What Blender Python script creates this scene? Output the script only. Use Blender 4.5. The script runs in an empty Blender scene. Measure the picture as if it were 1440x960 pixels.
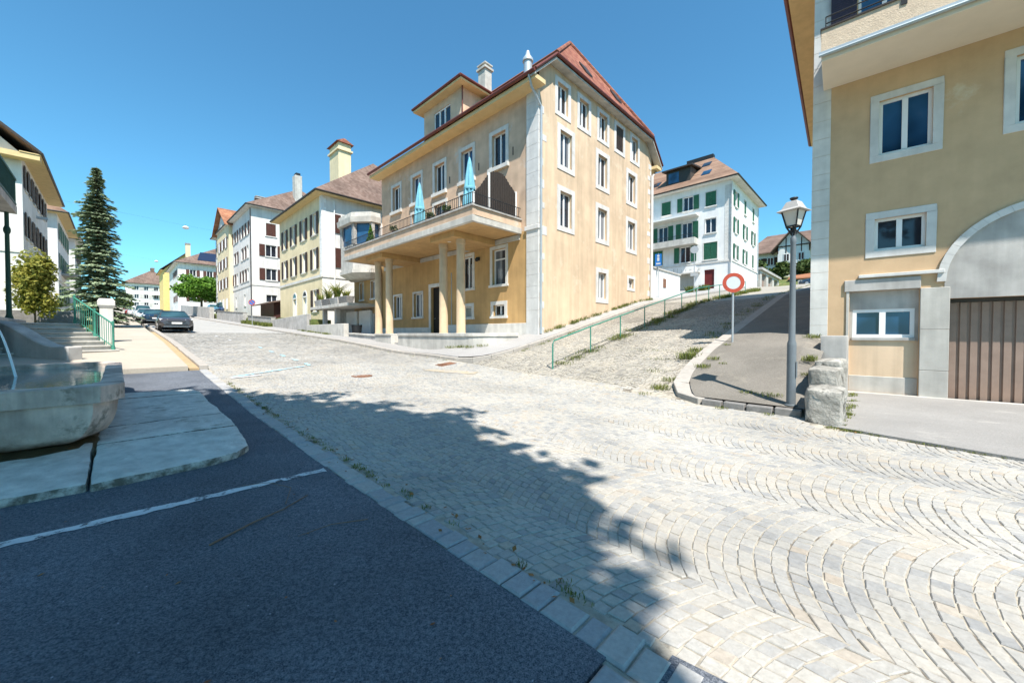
import bpy, bmesh, math, random
from mathutils import Vector, Matrix, noise
random.seed(11)
R = random.Random(5)
C = bpy.context.scene.collection
scene = bpy.context.scene
rad = math.radians
TH = rad(46.05)
US, VS = (-math.sin(TH), math.cos(TH)), (math.cos(TH), math.sin(TH))   # u: up the street, v: across it towards the tall house

def W(s, w, z=0.0):
    return Vector((s*US[0]+w*VS[0], s*US[1]+w*VS[1], z))

# ------------------------------------------------------------------ ground heights
ZT = [(-80, -.5), (-4, -.02), (2, 0), (4, .03), (8, .15), (13, .42), (18, .76), (23, 1.10), (30, 1.45), (38, 1.85), (50, 2.45),
      (60, 2.95), (75, 3.75), (91, 4.6), (120, 6.4), (220, 12.4), (320, 18)]
def zs(s):
    for (a, za), (b, zb) in zip(ZT, ZT[1:]):
        if s <= b:
            return za+(zb-za)*(s-a)/(b-a)
    return ZT[-1][1]
def Rr(w):
    if w < 7.6: return 0.0
    if w < 9.6: return .0525*(w-7.6)**2
    if w < 24: return .21*(w-8.6)
    if w < 49: return 3.234+.13*(w-24)
    if w < 72: return 6.484+.085*(w-49)
    return 8.44+.03*(w-72)
def sm(a, b, x):
    t = min(1, max(0, (x-a)/(b-a))); return t*t*(3-2*t)
def amask(s):
    return sm(.5, 1.1, s)*(1-sm(12.6, 17, s))
def G(s, w):
    m = amask(s)
    z = zs(s)+Rr(w)*m
    if w > 9:
        z += .06*max(0, 7.75-s)*min(1, (w-9)/3)*m
    return z

# ------------------------------------------------------------------ mesh collector
def rootloc(o):
    l = Vector((0, 0, 0))
    while o is not None:
        l += o.location; o = o.parent
    return l

class MB:
    def __init__(self): self.v = []; self.f = []; self.m = []; self.mi = 0
    def face(self, pts):
        n = len(self.v); self.v += [Vector(p) for p in pts]; self.f.append(tuple(range(n, n+len(pts)))); self.m.append(self.mi)
    def hexa(self, p):       # 8 points: bottom 4 ccw, top 4
        n = len(self.v); self.v += [Vector(q) for q in p]
        for q in ((3, 2, 1, 0), (4, 5, 6, 7), (0, 1, 5, 4), (1, 2, 6, 5), (2, 3, 7, 6), (3, 0, 4, 7)):
            self.f.append(tuple(n+i for i in q)); self.m.append(self.mi)
    def prism(self, bot, top, cap=True):
        n = len(self.v); k = len(bot); self.v += [Vector(q) for q in bot]+[Vector(q) for q in top]
        for i in range(k):
            j = (i+1) % k; self.f.append((n+i, n+j, n+k+j, n+k+i)); self.m.append(self.mi)
        if cap:
            self.f.append(tuple(n+i for i in reversed(range(k)))); self.m.append(self.mi)
            self.f.append(tuple(n+k+i for i in range(k))); self.m.append(self.mi)
    def loft(self, rings, closed=True, cap0=True, cap1=True):
        n = len(self.v); k = len(rings[0])
        for r in rings: self.v += [Vector(q) for q in r]
        for a in range(len(rings)-1):
            for i in range(k if closed else k-1):
                j = (i+1) % k
                self.f.append((n+a*k+i, n+a*k+j, n+(a+1)*k+j, n+(a+1)*k+i)); self.m.append(self.mi)
        if cap0: self.f.append(tuple(n+i for i in reversed(range(k)))); self.m.append(self.mi)
        if cap1:
            b = n+(len(rings)-1)*k; self.f.append(tuple(b+i for i in range(k))); self.m.append(self.mi)
    def tube(self, pts, r, k=8, r2=None):
        pts = [Vector(p) for p in pts]; rings = []
        for i, p in enumerate(pts):
            t = (pts[min(i+1, len(pts)-1)]-pts[max(i-1, 0)]).normalized()
            a = t.cross(Vector((0, 0, 1)) if abs(t.z) < .9 else Vector((1, 0, 0))).normalized(); b = a.cross(t)
            rr = r if r2 is None else r+(r2-r)*i/(len(pts)-1)
            rings.append([p+(a*math.cos(2*math.pi*q/k)+b*math.sin(2*math.pi*q/k))*rr for q in range(k)])
        self.loft(rings)
    def lathe(self, c, prof, k=16):
        c = Vector(c)
        self.loft([[c+Vector((r*math.cos(2*math.pi*q/k), r*math.sin(2*math.pi*q/k), z)) for q in range(k)] for r, z in prof])
    def build(self, name, mats, parent=None, smooth=False, bevel=0.0, auto=None):
        me = bpy.data.meshes.new(name)
        L = rootloc(parent)
        me.from_pydata([tuple(p-L) for p in self.v], [], self.f)
        if not isinstance(mats, (list, tuple)): mats = [mats]
        for m in mats: me.materials.append(m)
        if len(mats) > 1: me.polygons.foreach_set('material_index', self.m)
        bm = bmesh.new(); bm.from_mesh(me)
        if smooth or bevel: bmesh.ops.remove_doubles(bm, verts=bm.verts, dist=1e-4)
        bmesh.ops.recalc_face_normals(bm, faces=bm.faces)
        if bevel:
            es = [e for e in bm.edges if len(e.link_faces) == 2 and e.calc_face_angle(0) > .5]
            bmesh.ops.bevel(bm, geom=es, offset=bevel, segments=1, profile=.5, affect='EDGES', clamp_overlap=True)
        bm.to_mesh(me); bm.free()
        if smooth:
            me.polygons.foreach_set('use_smooth', [True]*len(me.polygons))
            try: me.set_sharp_from_angle(angle=rad(38))
            except Exception: pass
        o = bpy.data.objects.new(name, me); C.objects.link(o)
        if parent is not None: o.parent = parent
        return o

def tag(o, label=None, cat=None, group=None, kind=None):
    for k, v in (('label', label), ('category', cat), ('group', group), ('kind', kind)):
        if v: o[k] = v
    return o
def thing(name, label, cat, loc=(0, 0, 0), group=None, rz=0.0):
    o = bpy.data.objects.new(name, None); C.objects.link(o); o.location = loc; o.rotation_euler = (0, 0, rz)
    o.empty_display_size = .2
    return tag(o, label, cat, group)
def copy_thing(root, loc, rz, label):
    def cp(o, par):
        c = o.copy(); C.objects.link(c)
        if par is not None: c.parent = par
        for ch in kids.get(o.name, []): cp(ch, c)
        return c
    kids = {}
    for o in scene.objects:
        if o.parent is not None: kids.setdefault(o.parent.name, []).append(o)
    r = cp(root, None); r.location = loc; r.rotation_euler = (0, 0, rz); r['label'] = label
    return r

class WP:      # a wall plane: a along it, z up, out towards its outside
    def __init__(self, o, d, n): self.o, self.d, self.n = o, d, n
    def P(self, a, z, out=0.0):
        return W(self.o[0]+a*self.d[0]+out*self.n[0], self.o[1]+a*self.d[1]+out*self.n[1], z)
    def box(self, mb, a0, a1, z0, z1, o0, o1):
        P = self.P
        mb.hexa([P(a0, z0, o0), P(a1, z0, o0), P(a1, z0, o1), P(a0, z0, o1), P(a0, z1, o0), P(a1, z1, o0), P(a1, z1, o1), P(a0, z1, o1)])
def sbox(mb, s0, s1, w0, w1, z0, z1):
    mb.hexa([W(s0, w0, z0), W(s1, w0, z0), W(s1, w1, z0), W(s0, w1, z0), W(s0, w0, z1), W(s1, w0, z1), W(s1, w1, z1), W(s0, w1, z1)])
def xbox(mb, x0, x1, y0, y1, z0, z1):
    mb.hexa([(x0, y0, z0), (x1, y0, z0), (x1, y1, z0), (x0, y1, z0), (x0, y0, z1), (x1, y0, z1), (x1, y1, z1), (x0, y1, z1)])

# ------------------------------------------------------------------ materials
def newmat(name):
    m = bpy.data.materials.new(name); m.use_nodes = True
    nt = m.node_tree; nt.nodes.clear()
    out = nt.nodes.new('ShaderNodeOutputMaterial'); b = nt.nodes.new('ShaderNodeBsdfPrincipled')
    nt.links.new(b.outputs[0], out.inputs[0])
    return m, nt, b
def N(nt, typ, **kw):
    n = nt.nodes.new(typ)
    for k, v in kw.items(): setattr(n, k, v)
    return n
def tex(nt, scale, detail=5, rough=.6, vec=None, sc3=None):
    t = N(nt, 'ShaderNodeTexNoise'); t.inputs['Scale'].default_value = scale; t.inputs['Detail'].default_value = detail
    t.inputs['Roughness'].default_value = rough
    co = N(nt, 'ShaderNodeTexCoord')
    if sc3:
        mp = N(nt, 'ShaderNodeMapping'); mp.inputs['Scale'].default_value = sc3
        nt.links.new(co.outputs['Object'], mp.inputs[0]); nt.links.new(mp.outputs[0], t.inputs['Vector'])
    else: nt.links.new(co.outputs['Object'], t.inputs['Vector'])
    return t
def ramp(nt, src, stops):
    r = N(nt, 'ShaderNodeValToRGB'); e = r.color_ramp.elements
    while len(e) < len(stops): e.new(.5)
    for el, (p, c) in zip(e, stops):
        el.position = p; el.color = (c[0], c[1], c[2], 1) if isinstance(c, (tuple, list)) else (c, c, c, 1)
    nt.links.new(src, r.inputs[0]); return r
def mix(nt, fac, a, b, mode='MIX'):
    m = N(nt, 'ShaderNodeMix', data_type='RGBA', blend_type=mode)
    def put(i, v):
        if hasattr(v, 'is_output'): nt.links.new(v, m.inputs[i])
        elif i == 0: m.inputs[0].default_value = v
        else: m.inputs[i].default_value = (v[0], v[1], v[2], 1)
    put(0, fac); put(6, a); put(7, b); return m.outputs[2]
def M(name, col, rough=.85, var=.12, vs=2.0, big=.0, bs=.25, bump=.15, bsc=60, streak=0.0, spec=.3, metal=0.0, stain=None, stsc=1.2, stth=.62, bdist=.01):
    m, nt, b = newmat(name)
    n1 = tex(nt, vs)
    c0, c1 = [c*(1-var) for c in col], [min(1, c*(1+var)) for c in col]
    cur = ramp(nt, n1.outputs['Fac'], [(.3, c0), (.7, c1)]).outputs[0]
    if big:
        n2 = tex(nt, bs, 3)
        cur = mix(nt, 1.0, cur, ramp(nt, n2.outputs['Fac'], [(.35, 1-big), (.65, 1+big*.5)]).outputs[0], 'MULTIPLY')
    if streak:
        n3 = tex(nt, 1.0, 4, .6, sc3=(3.2, 3.2, .22))
        cur = mix(nt, 1.0, cur, ramp(nt, n3.outputs['Fac'], [(.38, 1-streak), (.6, 1.0)]).outputs[0], 'MULTIPLY')
    if stain:
        n4 = tex(nt, stsc, 8, .7)
        f = ramp(nt, n4.outputs['Fac'], [(stth, 0.0), (stth+.09, 1.0)]).outputs[0]
        cur = mix(nt, f, cur, stain)
    nt.links.new(cur, b.inputs['Base Color'])
    b.inputs['Roughness'].default_value = rough; b.inputs['Metallic'].default_value = metal
    b.inputs['Specular IOR Level'].default_value = spec
    if bump:
        n5 = tex(nt, bsc, 6, .65); bp = N(nt, 'ShaderNodeBump'); bp.inputs['Strength'].default_value = bump; bp.inputs['Distance'].default_value = bdist
        nt.links.new(n5.outputs['Fac'], bp.inputs['Height']); nt.links.new(bp.outputs[0], b.inputs['Normal'])
    return m
def tiles(name, c0, c1, row=.32, rough=.8):
    m, nt, b = newmat(name)
    co = N(nt, 'ShaderNodeTexCoord'); sp = N(nt, 'ShaderNodeSeparateXYZ'); nt.links.new(co.outputs['Object'], sp.inputs[0])
    def math_(op, a, v=None):
        n = N(nt, 'ShaderNodeMath', operation=op); nt.links.new(a, n.inputs[0])
        if v is not None:
            if hasattr(v, 'is_output'): nt.links.new(v, n.inputs[1])
            else: n.inputs[1].default_value = v
        return n.outputs[0]
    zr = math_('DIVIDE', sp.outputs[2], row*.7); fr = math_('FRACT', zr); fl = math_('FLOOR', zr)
    # along the courses: whichever of the two horizontal axes of the street frame applies, both are folded in
    xs = math_('ADD', math_('MULTIPLY', sp.outputs[0], 3.1), math_('MULTIPLY', sp.outputs[1], 2.9))
    off = math_('ADD', xs, math_('MULTIPLY', fl, .5)); cell = math_('FLOOR', off)
    cb = N(nt, 'ShaderNodeCombineXYZ'); nt.links.new(cell, cb.inputs[0]); nt.links.new(fl, cb.inputs[1])
    wn = N(nt, 'ShaderNodeTexWhiteNoise', noise_dimensions='2D'); nt.links.new(cb.outputs[0], wn.inputs[0])
    n1 = tex(nt, .5, 5)
    base = ramp(nt, wn.outputs[0], [(0, c0), (1, c1)]).outputs[0]
    base = mix(nt, 1.0, base, ramp(nt, n1.outputs['Fac'], [(.35, .75), (.65, 1.15)]).outputs[0], 'MULTIPLY')
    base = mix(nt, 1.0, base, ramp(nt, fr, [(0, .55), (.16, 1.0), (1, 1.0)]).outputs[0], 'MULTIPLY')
    nt.links.new(base, b.inputs['Base Color']); b.inputs['Roughness'].default_value = rough; b.inputs['Specular IOR Level'].default_value = .2
    h = math_('ADD', math_('MULTIPLY', fr, -1.0), math_('MULTIPLY', wn.outputs[0], .25))
    bp = N(nt, 'ShaderNodeBump'); bp.inputs['Strength'].default_value = .6; bp.inputs['Distance'].default_value = .03
    nt.links.new(h, bp.inputs['Height']); nt.links.new(bp.outputs[0], b.inputs['Normal'])
    return m
def glassm(name, col, curtain=None, rough=.04):
    m, nt, b = newmat(name)
    n1 = tex(nt, .9, 2, .4)
    cur = ramp(nt, n1.outputs['Fac'], [(.35, [c*.5 for c in col]), (.65, [c*1.5 for c in col])]).outputs[0]
    if curtain:
        n2 = tex(nt, 1.0, 3, .5, sc3=(9, 9, .15))
        cur = mix(nt, ramp(nt, n2.outputs['Fac'], [(.42, 0.), (.56, .8)]).outputs[0], cur, curtain)
    nt.links.new(cur, b.inputs['Base Color']); b.inputs['Roughness'].default_value = rough
    b.inputs['Specular IOR Level'].default_value = .6
    n5 = tex(nt, 1.7, 2); bp = N(nt, 'ShaderNodeBump'); bp.inputs['Strength'].default_value = .05; bp.inputs['Distance'].default_value = .02
    nt.links.new(n5.outputs['Fac'], bp.inputs['Height']); nt.links.new(bp.outputs[0], b.inputs['Normal'])
    return m
def louver(name, col, row=.06):
    m, nt, b = newmat(name)
    co = N(nt, 'ShaderNodeTexCoord'); wv = N(nt, 'ShaderNodeTexWave', wave_type='BANDS', bands_direction='Z', wave_profile='SAW')
    wv.inputs['Scale'].default_value = .314/row; nt.links.new(co.outputs['Object'], wv.inputs[0])
    n1 = tex(nt, 3)
    nt.links.new(ramp(nt, n1.outputs['Fac'], [(.3, [c*.8 for c in col]), (.7, [c*1.2 for c in col])]).outputs[0], b.inputs['Base Color'])
    b.inputs['Roughness'].default_value = .55; b.inputs['Specular IOR Level'].default_value = .35
    bp = N(nt, 'ShaderNodeBump'); bp.inputs['Strength'].default_value = .7; bp.inputs['Distance'].default_value = .03
    nt.links.new(wv.outputs['Fac'], bp.inputs['Height']); nt.links.new(bp.outputs[0], b.inputs['Normal'])
    return m
def leafm(name, c0, c1, trans=.25):
    m = bpy.data.materials.new(name); m.use_nodes = True; nt = m.node_tree; nt.nodes.clear()
    out = N(nt, 'ShaderNodeOutputMaterial'); b = N(nt, 'ShaderNodeBsdfPrincipled'); t = N(nt, 'ShaderNodeBsdfTranslucent'); mx = N(nt, 'ShaderNodeMixShader')
    g = N(nt, 'ShaderNodeNewGeometry'); n1 = tex(nt, .8, 3)
    ad = N(nt, 'ShaderNodeMath', operation='ADD'); nt.links.new(g.outputs['Random Per Island'], ad.inputs[0]); nt.links.new(n1.outputs['Fac'], ad.inputs[1])
    dv = N(nt, 'ShaderNodeMath', operation='MULTIPLY'); dv.inputs[1].default_value = .5; nt.links.new(ad.outputs[0], dv.inputs[0])
    cr = ramp(nt, dv.outputs[0], [(.2, c0), (.8, c1)])
    nt.links.new(cr.outputs[0], b.inputs['Base Color']); nt.links.new(cr.outputs[0], t.inputs['Color'])
    b.inputs['Roughness'].default_value = .6; b.inputs['Specular IOR Level'].default_value = .25
    mx.inputs[0].default_value = trans
    nt.links.new(b.outputs[0], mx.inputs[1]); nt.links.new(t.outputs[0], mx.inputs[2]); nt.links.new(mx.outputs[0], out.inputs[0])
    return m

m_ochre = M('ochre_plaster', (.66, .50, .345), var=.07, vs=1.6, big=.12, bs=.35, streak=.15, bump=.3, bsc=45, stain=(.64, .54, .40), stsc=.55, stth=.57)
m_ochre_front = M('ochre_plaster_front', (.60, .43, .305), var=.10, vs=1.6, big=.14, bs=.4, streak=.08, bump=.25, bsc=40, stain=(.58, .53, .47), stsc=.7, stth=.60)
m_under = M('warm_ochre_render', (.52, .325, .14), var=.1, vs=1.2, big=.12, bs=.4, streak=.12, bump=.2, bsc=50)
m_tan = M('tan_plaster', (.58, .40, .24), var=.07, vs=2.5, big=.08, bs=.4, streak=.05, bump=.35, bsc=38, stain=(.64, .52, .36), stsc=.6, stth=.64)
m_tanrough = M('rough_cast', (.64, .50, .37), var=.10, vs=8, bump=.7, bsc=26, bdist=.015)
m_white = M('white_render', (.78, .77, .75), var=.05, vs=1.2, big=.07, bs=.3, streak=.07, bump=.12, bsc=60)
m_offwhite = M('offwhite_render', (.74, .71, .67), var=.05, vs=1.0, big=.10, bs=.25, streak=.12, bump=.15, bsc=50)
m_cream = M('cream_render', (.74, .62, .40), var=.06, vs=1.0, big=.08, bs=.25, streak=.08, bump=.12, bsc=50)
m_yellow = M('yellow_render', (.74, .55, .22), var=.06, vs=1.0, big=.08, bump=.1)
m_stone = M('pale_stone', (.66, .64, .60), var=.09, vs=3, big=.1, bs=.6, streak=.1, bump=.3, bsc=40, stain=(.42, .40, .36), stsc=1.4, stth=.66)
m_quoin = M('white_stone', (.64, .625, .60), var=.10, vs=2.5, streak=.10, bump=.3, bsc=40, stain=(.46, .44, .40), stsc=1.3, stth=.60)
m_conc = M('concrete', (.44, .42, .395), var=.16, vs=2, big=.15, bs=.5, streak=.18, bump=.3, bsc=45, stain=(.30, .29, .27), stsc=1.0, stth=.62)
m_concl = M('light_concrete', (.53, .505, .46), var=.12, vs=2, big=.12, bs=.5, streak=.15, bump=.35, bsc=40, stain=(.36, .34, .30), stsc=1.1, stth=.62)
m_rock = M('old_limestone', (.40, .38, .34), var=.3, vs=6, big=.2, bs=1.2, streak=.25, bump=1.0, bsc=14, bdist=.04, stain=(.10, .095, .08), stsc=3.2, stth=.54)
m_slabs = M('worn_stone_slab', (.60, .58, .53), var=.2, vs=6, big=.14, bs=1.2, bump=.9, bsc=18, bdist=.03, stain=(.36, .34, .29), stsc=2.2, stth=.58)
m_basin = M('weathered_basin_stone', (.65, .53, .45), var=.2, vs=4, big=.2, bs=1.0, streak=.4, bump=.8, bsc=26, bdist=.02, stain=(.26, .22, .18), stsc=2.2, stth=.56)
m_wet = M('wet_mossy_stone', (.08, .06, .03), rough=.35, var=.5, vs=3, bump=.5, bsc=20, stain=(.16, .07, .02), stsc=2, stth=.55)
m_win = M('white_window_paint', (.80, .80, .80), rough=.45, var=.03, bump=0)
m_frame_d = M('dark_frame', (.05, .045, .04), rough=.5, var=.1, bump=0)
m_glass = glassm('window_glass', (.018, .022, .03))
m_glassc = glassm('curtained_glass', (.03, .04, .055), (.32, .34, .37))
m_glassb = glassm('painted_sky_glass', (.02, .07, .15))  # blue sky reflection painted into the base colour of the panes
m_green_sh = louver('green_louvre', (.02, .13, .075))
m_brown_sh = louver('brown_louvre', (.10, .035, .025))
m_dbrown_sh = louver('dark_brown_louvre', (.055, .03, .022))
m_navy_sh = louver('navy_louvre', (.03, .03, .06))
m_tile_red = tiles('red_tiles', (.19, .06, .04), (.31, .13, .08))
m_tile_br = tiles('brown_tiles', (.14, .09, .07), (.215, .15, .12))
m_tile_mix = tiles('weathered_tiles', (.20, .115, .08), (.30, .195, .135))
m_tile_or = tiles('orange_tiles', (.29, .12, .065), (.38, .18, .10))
m_gutter = M('dark_red_gutter', (.14, .04, .03), rough=.5, var=.15, bump=0)
m_gutter_d = M('dark_gutter', (.045, .035, .03), rough=.5, var=.15, bump=0)
m_pipe = M('zinc_pipe', (.42, .47, .50), rough=.45, var=.1, bump=0, metal=.3)
m_wood_l = M('pale_eave_wood', (.66, .49, .25), var=.1, vs=3, bump=.1)
m_soffit = M('painted_soffit', (.66, .50, .27), var=.08, vs=2, streak=0, bump=.1)
m_green_metal = M('green_paint_metal', (.05, .22, .16), rough=.45, var=.15, vs=8, bump=.05, stain=(.12, .07, .04), stsc=9, stth=.70)
m_dgreen = M('dark_green_iron', (.02, .07, .05), rough=.5, var=.2, bump=0)
m_iron = M('black_iron', (.02, .022, .025), rough=.5, var=.2, bump=0)
m_steel = M('grey_steel', (.42, .44, .46), rough=.42, var=.07, vs=6, bump=.03, metal=.35)
m_lamppost = M('grey_lamp_paint', (.14, .16, .175), rough=.5, var=.08, vs=5, bump=.04)
m_lamproof = M('lamp_roof_metal', (.40, .38, .36), rough=.55, var=.1, bump=0)
m_milk = M('milky_lamp_glass', (.62, .58, .52), rough=.3, var=.06, vs=4, bump=0)
m_red = M('faded_sign_red', (.40, .065, .035), rough=.5, var=.1, vs=10, bump=0)
m_signw = M('faded_sign_white', (.52, .55, .58), rough=.5, var=.06, vs=6, bump=0)
m_signblue = M('sign_blue', (.02, .16, .5), rough=.4, var=.05, bump=0)
m_cyan = M('turquoise_canvas', (.17, .43, .53), rough=.8, var=.12, vs=5, bump=.15, bsc=20)
m_doorred = M('dark_red_door', (.13, .02, .02), rough=.5, var=.15, bump=0)
m_doorbr = M('brown_garage_steel', (.30, .215, .17), rough=.55, var=.1, vs=4, big=.1, bump=.05)
m_doorgrey = M('grey_garage_door', (.35, .35, .31), rough=.6, var=.06, bump=0)
m_doorwhite = M('white_garage_door', (.66, .64, .62), rough=.55, var=.06, bump=0)
m_dark = M('dark_opening', (.02, .018, .016), rough=.8, var=.2, bump=0)
m_col = M('column_render', (.58, .44, .29), var=.1, vs=2, big=.1, bs=.8, streak=.12, bump=.2, bsc=50)
m_wicker = M('dark_wicker', (.042, .034, .03), rough=.8, var=.2, vs=9, bump=.2)
m_solar = M('solar_panel_glass', (.02, .03, .06), rough=.15, var=.1, bump=0)
m_asph = None

def sidedirt(m, col, amt=.9, sc=6, th=.42):
    """moss and dirt that sits on the upright faces of a stone"""
    nt = m.node_tree; b = [n for n in nt.nodes if n.type == 'BSDF_PRINCIPLED'][0]; src = b.inputs['Base Color'].links[0].from_socket
    g = N(nt, 'ShaderNodeNewGeometry'); sp = N(nt, 'ShaderNodeSeparateXYZ'); nt.links.new(g.outputs['True Normal'], sp.inputs[0])
    f = ramp(nt, sp.outputs[2], [(.45, amt), (.8, 0.0)]).outputs[0]; n = tex(nt, sc, 6, .7)
    k = N(nt, 'ShaderNodeMath', operation='MULTIPLY'); nt.links.new(f, k.inputs[0]); nt.links.new(ramp(nt, n.outputs['Fac'], [(th, 1.0), (th+.2, .25)]).outputs[0], k.inputs[1])
    nt.links.new(mix(nt, k.outputs[0], src, col), b.inputs['Base Color'])
sidedirt(m_slabs, (.09, .08, .06))
def lowstain(m, z0, z1, col, sc=3.0):
    """water stains creeping up from the foot of a wet stone"""
    nt = m.node_tree; b = [n for n in nt.nodes if n.type == 'BSDF_PRINCIPLED'][0]; src = b.inputs['Base Color'].links[0].from_socket
    co = N(nt, 'ShaderNodeTexCoord'); sp = N(nt, 'ShaderNodeSeparateXYZ'); nt.links.new(co.outputs['Object'], sp.inputs[0])
    n = tex(nt, sc, 5, .65); a = N(nt, 'ShaderNodeMath', operation='MULTIPLY_ADD'); nt.links.new(n.outputs['Fac'], a.inputs[0]); a.inputs[1].default_value = -.55; nt.links.new(sp.outputs[2], a.inputs[2])
    mr = N(nt, 'ShaderNodeMapRange'); mr.inputs[1].default_value = z0-.27; mr.inputs[2].default_value = z1-.27; mr.inputs[3].default_value = 1; mr.inputs[4].default_value = 0; nt.links.new(a.outputs[0], mr.inputs[0])
    nt.links.new(mix(nt, mr.outputs[0], src, col), b.inputs['Base Color'])
lowstain(m_basin, .10, .30, (.10, .055, .025))
# ------------------------------------------------------------------ ground materials
def asphalt(name, lo, hi, grain=150, patch=.15, bump=.5, stain=None):
    m, nt, b = newmat(name)
    n1 = tex(nt, grain, 3, .7); n2 = tex(nt, .7, 5, .6); n3 = tex(nt, grain*.35, 2, .5)
    cur = ramp(nt, n1.outputs['Fac'], [(.40, lo), (.66, hi)]).outputs[0]
    cur = mix(nt, .35, cur, ramp(nt, n3.outputs['Fac'], [(.38, lo), (.66, hi)]).outputs[0])
    cur = mix(nt, 1.0, cur, ramp(nt, n2.outputs['Fac'], [(.3, 1-patch), (.7, 1+patch)]).outputs[0], 'MULTIPLY')
    if stain:
        n4 = tex(nt, 1.1, 9, .72)
        cur = mix(nt, ramp(nt, n4.outputs['Fac'], [(.56, 0), (.72, .7)]).outputs[0], cur, stain)
    n6 = N(nt, 'ShaderNodeTexVoronoi'); n6.inputs['Scale'].default_value = 9.0
    co = N(nt, 'ShaderNodeTexCoord'); nt.links.new(co.outputs['Object'], n6.inputs['Vector'])
    cur = mix(nt, ramp(nt, n6.outputs['Distance'], [(.035, .5), (.05, 0)]).outputs[0], cur, [c*2.6 for c in hi])
    nt.links.new(cur, b.inputs['Base Color']); b.inputs['Roughness'].default_value = .85; b.inputs['Specular IOR Level'].default_value = .25
    bp = N(nt, 'ShaderNodeBump'); bp.inputs['Strength'].default_value = bump; bp.inputs['Distance'].default_value = .008
    nt.links.new(mix(nt, .5, n1.outputs['Fac'], n3.outputs['Fac']), bp.inputs['Height']); nt.links.new(bp.outputs[0], b.inputs['Normal'])
    return m
m_asph = asphalt('dark_asphalt', (.034, .042, .056), (.215, .23, .258), 130, .30, .7, (.105, .115, .13))
m_asph_grey = asphalt('grey_asphalt', (.22, .21, .20), (.33, .32, .305), 120, .1, .35, (.40, .38, .35))
m_pave = asphalt('worn_brown_asphalt', (.135, .122, .105), (.24, .22, .19), 90, .18, .45, (.30, .27, .22))
m_sidewalk = asphalt('pale_pavement', (.37, .325, .265), (.47, .42, .35), 70, .08, .25)
m_sidegrey = asphalt('grey_pavement', (.27, .26, .25), (.40, .385, .37), 90, .1, .3)
m_kerb = M('granite_kerb', (.36, .33, .295), var=.12, vs=6, bump=.35, bsc=40, stain=(.30, .28, .25), stsc=2, stth=.6)
m_kerbd = M('dark_granite_kerb', (.20, .19, .18), var=.25, vs=6, bump=.5, bsc=30)
m_ochk = M('ochre_gutter_stone', (.40, .29, .165), var=.15, vs=3, bump=.3, bsc=30)
m_paintw = M('worn_white_paint', (.62, .63, .64), var=.1, vs=12, bump=.2, bsc=90, stain=(.10, .105, .12), stsc=9, stth=.53)
m_paintb = M('worn_blue_paint', (.33, .60, .72), var=.1, vs=8, bump=.1, stain=(.38, .365, .335), stsc=6, stth=.46)
m_grass = M('dry_grass', (.10, .13, .035), var=.4, vs=4, big=.2, bump=.5, bsc=25, stain=(.24, .19, .08), stsc=.9, stth=.52)
m_soil = M('sandy_bedding', (.37, .335, .275), var=.3, vs=9, bump=.4, bsc=80, stain=(.14, .12, .095), stsc=1.9, stth=.54)
m_soild = M('dark_joint_sand', (.20, .18, .145), var=.3, vs=6, bump=.4, bsc=60, stain=(.12, .14, .06), stsc=1.6, stth=.6)
m_tanp = M('tan_mortar_patch', (.40, .335, .245), var=.2, vs=6, bump=.3, stain=(.34, .325, .30), stsc=3, stth=.5)
m_rust = M('rusty_iron', (.20, .10, .06), var=.25, vs=12, rough=.7, bump=.4, bsc=40)

def settm(name, stops, big=.12):
    m, nt, b = newmat(name)
    g = N(nt, 'ShaderNodeNewGeometry'); n1 = tex(nt, 28, 5, .65); n2 = tex(nt, .55, 5, .6); n3 = tex(nt, 5, 3)
    cur = ramp(nt, g.outputs['Random Per Island'], stops).outputs[0]
    cur = mix(nt, 1.0, cur, ramp(nt, n1.outputs['Fac'], [(.3, .84), (.7, 1.12)]).outputs[0], 'MULTIPLY')
    cur = mix(nt, 1.0, cur, ramp(nt, n2.outputs['Fac'], [(.32, 1-big), (.68, 1+big*.6)]).outputs[0], 'MULTIPLY')
    cur = mix(nt, ramp(nt, n3.outputs['Fac'], [(.60, 0), (.75, .3)]).outputs[0], cur, (.36, .325, .265))
    n7 = tex(nt, 1.1, 6, .65); cur = mix(nt, ramp(nt, n7.outputs['Fac'], [(.50, 0), (.68, .55)]).outputs[0], cur, (.36, .315, .25))
    nt.links.new(cur, b.inputs['Base Color']); b.inputs['Roughness'].default_value = .72; b.inputs['Specular IOR Level'].default_value = .3
    n5 = tex(nt, 55, 5, .7); bp = N(nt, 'ShaderNodeBump'); bp.inputs['Strength'].default_value = .5; bp.inputs['Distance'].default_value = .008
    nt.links.new(n5.outputs['Fac'], bp.inputs['Height']); nt.links.new(bp.outputs[0], b.inputs['Normal'])
    return m
m_sett = settm('street_setts', [(0, (.285, .284, .28)), (.15, (.345, .338, .322)), (.55, (.39, .374, .342)), (.93, (.42, .396, .352)), (1, (.39, .335, .272))], .22)
m_sett2 = settm('alley_setts', [(0, (.27, .25, .22)), (.4, (.335, .31, .265)), (.8, (.395, .36, .30)), (1, (.33, .31, .28))], .22)
m_sett3 = settm('border_setts', [(0, (.31, .32, .335)), (.6, (.38, .378, .37)), (1, (.42, .405, .38))])

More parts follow.
